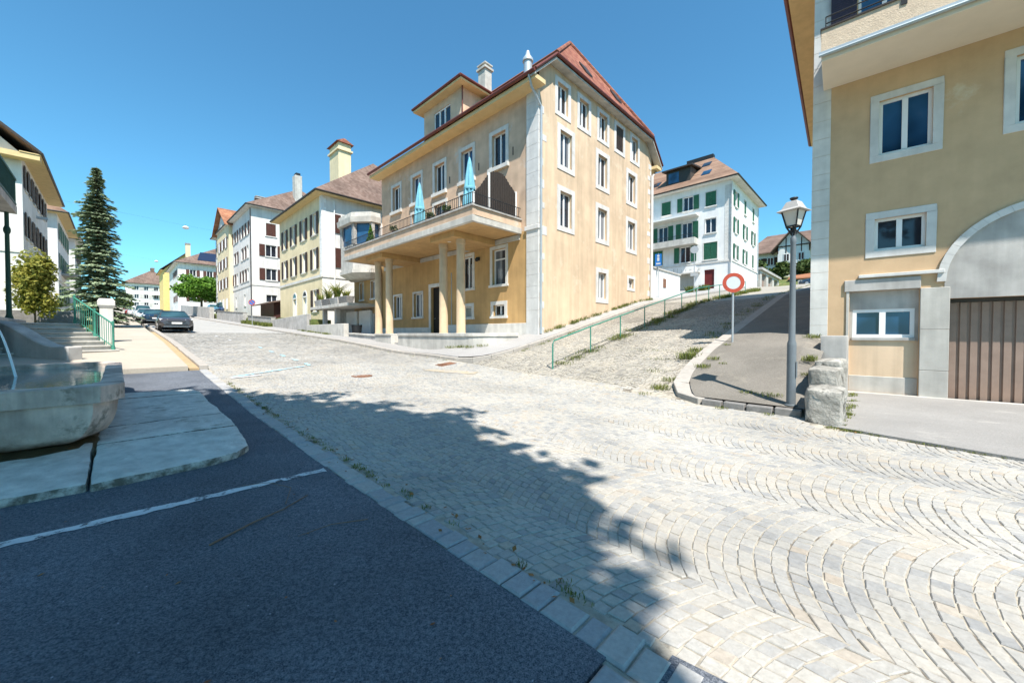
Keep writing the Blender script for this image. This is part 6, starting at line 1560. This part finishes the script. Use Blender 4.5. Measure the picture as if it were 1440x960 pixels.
for i in range(900):
    u = RV.random()**1.5; a = RV.uniform(0, 6.28); rr_ = .3*(1-u)*RV.uniform(.5, 1); leafquad(mb, BALPLANT+Vector((rr_*math.cos(a), rr_*math.sin(a), .35+1.15*u)), rdir(), .09)
mb.build('foliage', L_tree, t)
for k, (s_, lab) in enumerate(((14.9, 'low flowering pot plant nearest the wicker screen'), (16.3, 'low flowering pot plant between the two parasols'), (19.9, 'low flowering pot plant beyond the second parasol'))):
    p = W(s_, 10.98, 7.22); t = thing('pot_plant', lab, 'plant', p, 'pot plants behind the balcony railing')
    mb = MB(); mb.lathe(p, [(.09, 0), (.12, .2), (.1, .2), (0, .18)], 10); mb.build('pot', m_rust, t)
    mb = MB()
    for i in range(160): leafquad(mb, p+Vector((RV.uniform(-.2, .2), RV.uniform(-.2, .2), .2+RV.random()*.25)), rdir(), .07)
    mb.build('foliage', L_bush, t)
# weeds along kerbs, joints and walls
def weeds(name, spots):
    mb = MB()
    for (s, w, z, r, n, h) in spots:
        for i in range(int(n*2.2)):
            a, d = RV.uniform(0, 6.28), r*1.15*RV.random()**.7; o = W(s, w, z)+Vector((math.cos(a)*d, math.sin(a)*d, 0)); b = RV.uniform(0, 6.28); L = h*RV.uniform(.25, 1.0)
            dd = Vector((math.cos(b), math.sin(b), 0)); sd = Vector((-dd.y, dd.x, 0))*(.004+.05*L)*.6; tip = o+dd*L*.6+Vector((0, 0, L)); md = o+dd*L*.22+Vector((0, 0, L*.62)); m = len(mb.v)
            mb.v += [o-sd*.6, o+sd*.6, md+sd, tip, md-sd]; mb.f.append((m, m+1, m+2, m+3, m+4)); mb.m.append(0)
    return tag(mb.build(name, L_weed), kind='stuff')
sp = []
def addw(s, w, r, n, h, dz=0): sp.append((s, w, G(s, w)+dz, r, n, h))
for (s, w, r, n, h) in ((3.9, 9.35, .22, 90, .16), (3.85, 9.9, .2, 60, .14), (4.0, 11.6, .3, 130, .26), (4.0, 12.3, .25, 90, .2), (4.1, 8.9, .15, 30, .08), (2.3, 8.6, .12, 30, .07), (1.5, 8.58, .1, 22, .06), (4.4, 10.5, .4, 40, .1), (4.8, 11.5, .5, 40, .08), (5.4, 12.5, .7, 50, .08)):
    addw(s, w, r, n, h)
for (s, w, r, n, h) in ((1.6, 9.3, .2, 60, .1), (2.0, 9.35, .15, 45, .08), (3.3, 10.6, .18, 60, .14), (3.2, 11.2, .15, 45, .12), (2.9, 10.9, .1, 20, .08), (3.25, 12.6, .12, 30, .08), (1.15, 11.2, .15, 60, .18), (1.3, 13.2, .2, 60, .15), (1.12, 10.4, .1, 30, .1)):
    addw(s, w, r, n, h, .125)
for i in range(26): addw(.45+RV.uniform(-.08, .06), 8.6+4.6*RV.random(), .07, 18, .11)
for i in range(30): addw(.35+RV.uniform(-.3, .3), 8.34+RV.uniform(-.05, .04), .06, 8, .05)
for i in range(60): s = RV.uniform(-3, .3); addw(s, 8.4+.28*(s-.5)+RV.uniform(-.02, .02), .05, 5, .035)
for i in range(80): w = RV.uniform(10.2, 40); addw(7.75+RV.uniform(-.25, .3)*(1 if w > 15 else .4), w, .3, int(14+w), .10+.006*w)
for i in range(60): w = RV.uniform(13.2, 50); addw(4.05+RV.uniform(-.2, .3), w, .25, 20, .13)
for i in range(50): w = RV.uniform(14.2, 26); addw(11.5+RV.uniform(-.1, .05), w, .14, 16, .22, .12)
for i in range(110): s = RV.uniform(1.2, 12); addw(s, 1.915+RV.uniform(-.02, .05), .045, RV.choice((3, 5, 12)), .035)
for i in range(40): s = RV.uniform(12, 33); addw(s, 9.1+RV.uniform(-.05, .08), .1, 8, .05)
for i in range(25): w = RV.uniform(10, 16); addw(10.45+RV.uniform(-.1, .1), w, .12, 12, .08)
for s, w in ((13.0, 10.7), (13.6, 10.7), (14.3, 10.72), (12.5, 11.1)): addw(s, w, .25, 50, .16, .12)
for i in range(40): s = RV.uniform(44.5, 56); addw(s, 10.8+RV.uniform(-.2, .1), .4, 40, .5, .1)
for i in range(20): s = RV.uniform(26, 36); addw(s, 10.75, .15, 18, .2, .1)
for s, w in ((13.1, 38), (13.1, 39), (13.05, 41.5), (13.1, 43)): addw(s, w, .3, 110, .8, .1)
weeds('weeds', sp)
# a few dry leaves in the gutter joint
m_dry = leafm('dry_leaves', (.16, .06, .02), (.32, .16, .05), .1); mb = MB()
for i in range(80):
    s = RV.uniform(1, 9); w = 1.9+RV.gauss(0, .09); n = (Vector((0, 0, 1))+rdir()*.4).normalized(); leafquad(mb, W(s, w, zs(s)+.022), n, RV.uniform(.015, .04))
for i in range(26):
    s, w = RV.uniform(1.2, 5), RV.uniform(-2.5, 1.5); leafquad(mb, W(s, w, zs(s)+.012), (Vector((0, 0, 1))+rdir()*.3).normalized(), RV.uniform(.01, .03))
for i in range(40):
    s, w = RV.uniform(.2, .5), RV.uniform(8.2, 9.6); leafquad(mb, W(s, w, G(s, w)+.02), (Vector((0, 0, 1))+rdir()*.4).normalized(), RV.uniform(.02, .05))
tag(mb.build('fallen_leaves', m_dry), kind='stuff')
# the limes behind the viewpoint, whose crowns throw the big leafy shadow
dsh = Vector((US[0]+.55*VS[0], US[1]+.55*VS[1], 0))/1.82
def shadetree(cx, cy, h, r, lab, n):
    c = Vector((cx, cy, 0))-dsh*h
    tree('lime_tree', lab, (c.x, c.y, zs(c.x*US[0]+c.y*US[1]) if False else -.1), h+r, (r, r, r*.75), h, n, .38, L_shade, .28, 9, 'tree', 72, .34, group='limes behind the viewpoint', kmax=.72)
shadetree(-5.1, 3.5, 12.0, 5.7, 'tall lime tree just behind the viewpoint, shading the asphalt', 30000)
shadetree(-11.0, 3.0, 12.5, 5.6, 'tall lime tree behind the fountain side, left of the first', 26000)
shadetree(-2.0, 2.5, 12.0, 3.1, 'slim lime tree between the two larger crowns behind the viewpoint', 14000)
shadetree(-2.05, -.3, 12.5, 3.9, 'smaller lime tree farthest behind the viewpoint', 16000)

# ------------------------------------------------------------------ light, sky, camera
sd = bpy.data.lights.new('sun', 'SUN'); so = bpy.data.objects.new('sun', sd); C.objects.link(so)
tosun = Vector((-(US[0]+.55*VS[0]), -(US[1]+.55*VS[1]), 1.82)).normalized()
so.rotation_euler = tosun.to_track_quat('Z', 'Y').to_euler(); sd.energy = 5.0; sd.angle = rad(.53); sd.color = (1.0, .945, .87)
el = math.asin(tosun.z); az = math.atan2(tosun.x, tosun.y)
w = bpy.data.worlds.new('World'); scene.world = w; w.use_nodes = True; nt = w.node_tree; nt.nodes.clear()
out = N(nt, 'ShaderNodeOutputWorld'); bg = N(nt, 'ShaderNodeBackground'); sk = N(nt, 'ShaderNodeTexSky'); sk.sky_type = 'NISHITA'; sk.sun_disc = False
sk.sun_elevation = el; sk.sun_rotation = az; sk.altitude = 400; sk.air_density = 1.0; sk.dust_density = .5; sk.ozone_density = .6
nt.links.new(mix(nt, 1.0, sk.outputs[0], (.50, 1.03, 1.15), 'MULTIPLY'), bg.inputs[0]); nt.links.new(bg.outputs[0], out.inputs[0]); bg.inputs[1].default_value = .11
cam = bpy.data.cameras.new('camera'); co = bpy.data.objects.new('camera', cam); C.objects.link(co); scene.camera = co
co.location = (0, 0, 1.6); co.rotation_euler = (rad(90-1.18), 0, 0); cam.sensor_width = 36; cam.lens = 36*535/1440; cam.clip_start = .05; cam.clip_end = 2000
vs = scene.view_settings; vs.view_transform = 'Standard'; vs.look = 'None'; vs.gamma = 1; vs.exposure = 0.84; vs.use_curve_mapping = False
scene.render.engine = 'CYCLES'; scene.cycles.use_denoising = True; scene.cycles.max_bounces = 6; scene.cycles.diffuse_bounces = 3; scene.cycles.glossy_bounces = 3
scene.cycles.transparent_max_bounces = 4; scene.cycles.sample_clamp_indirect = 6
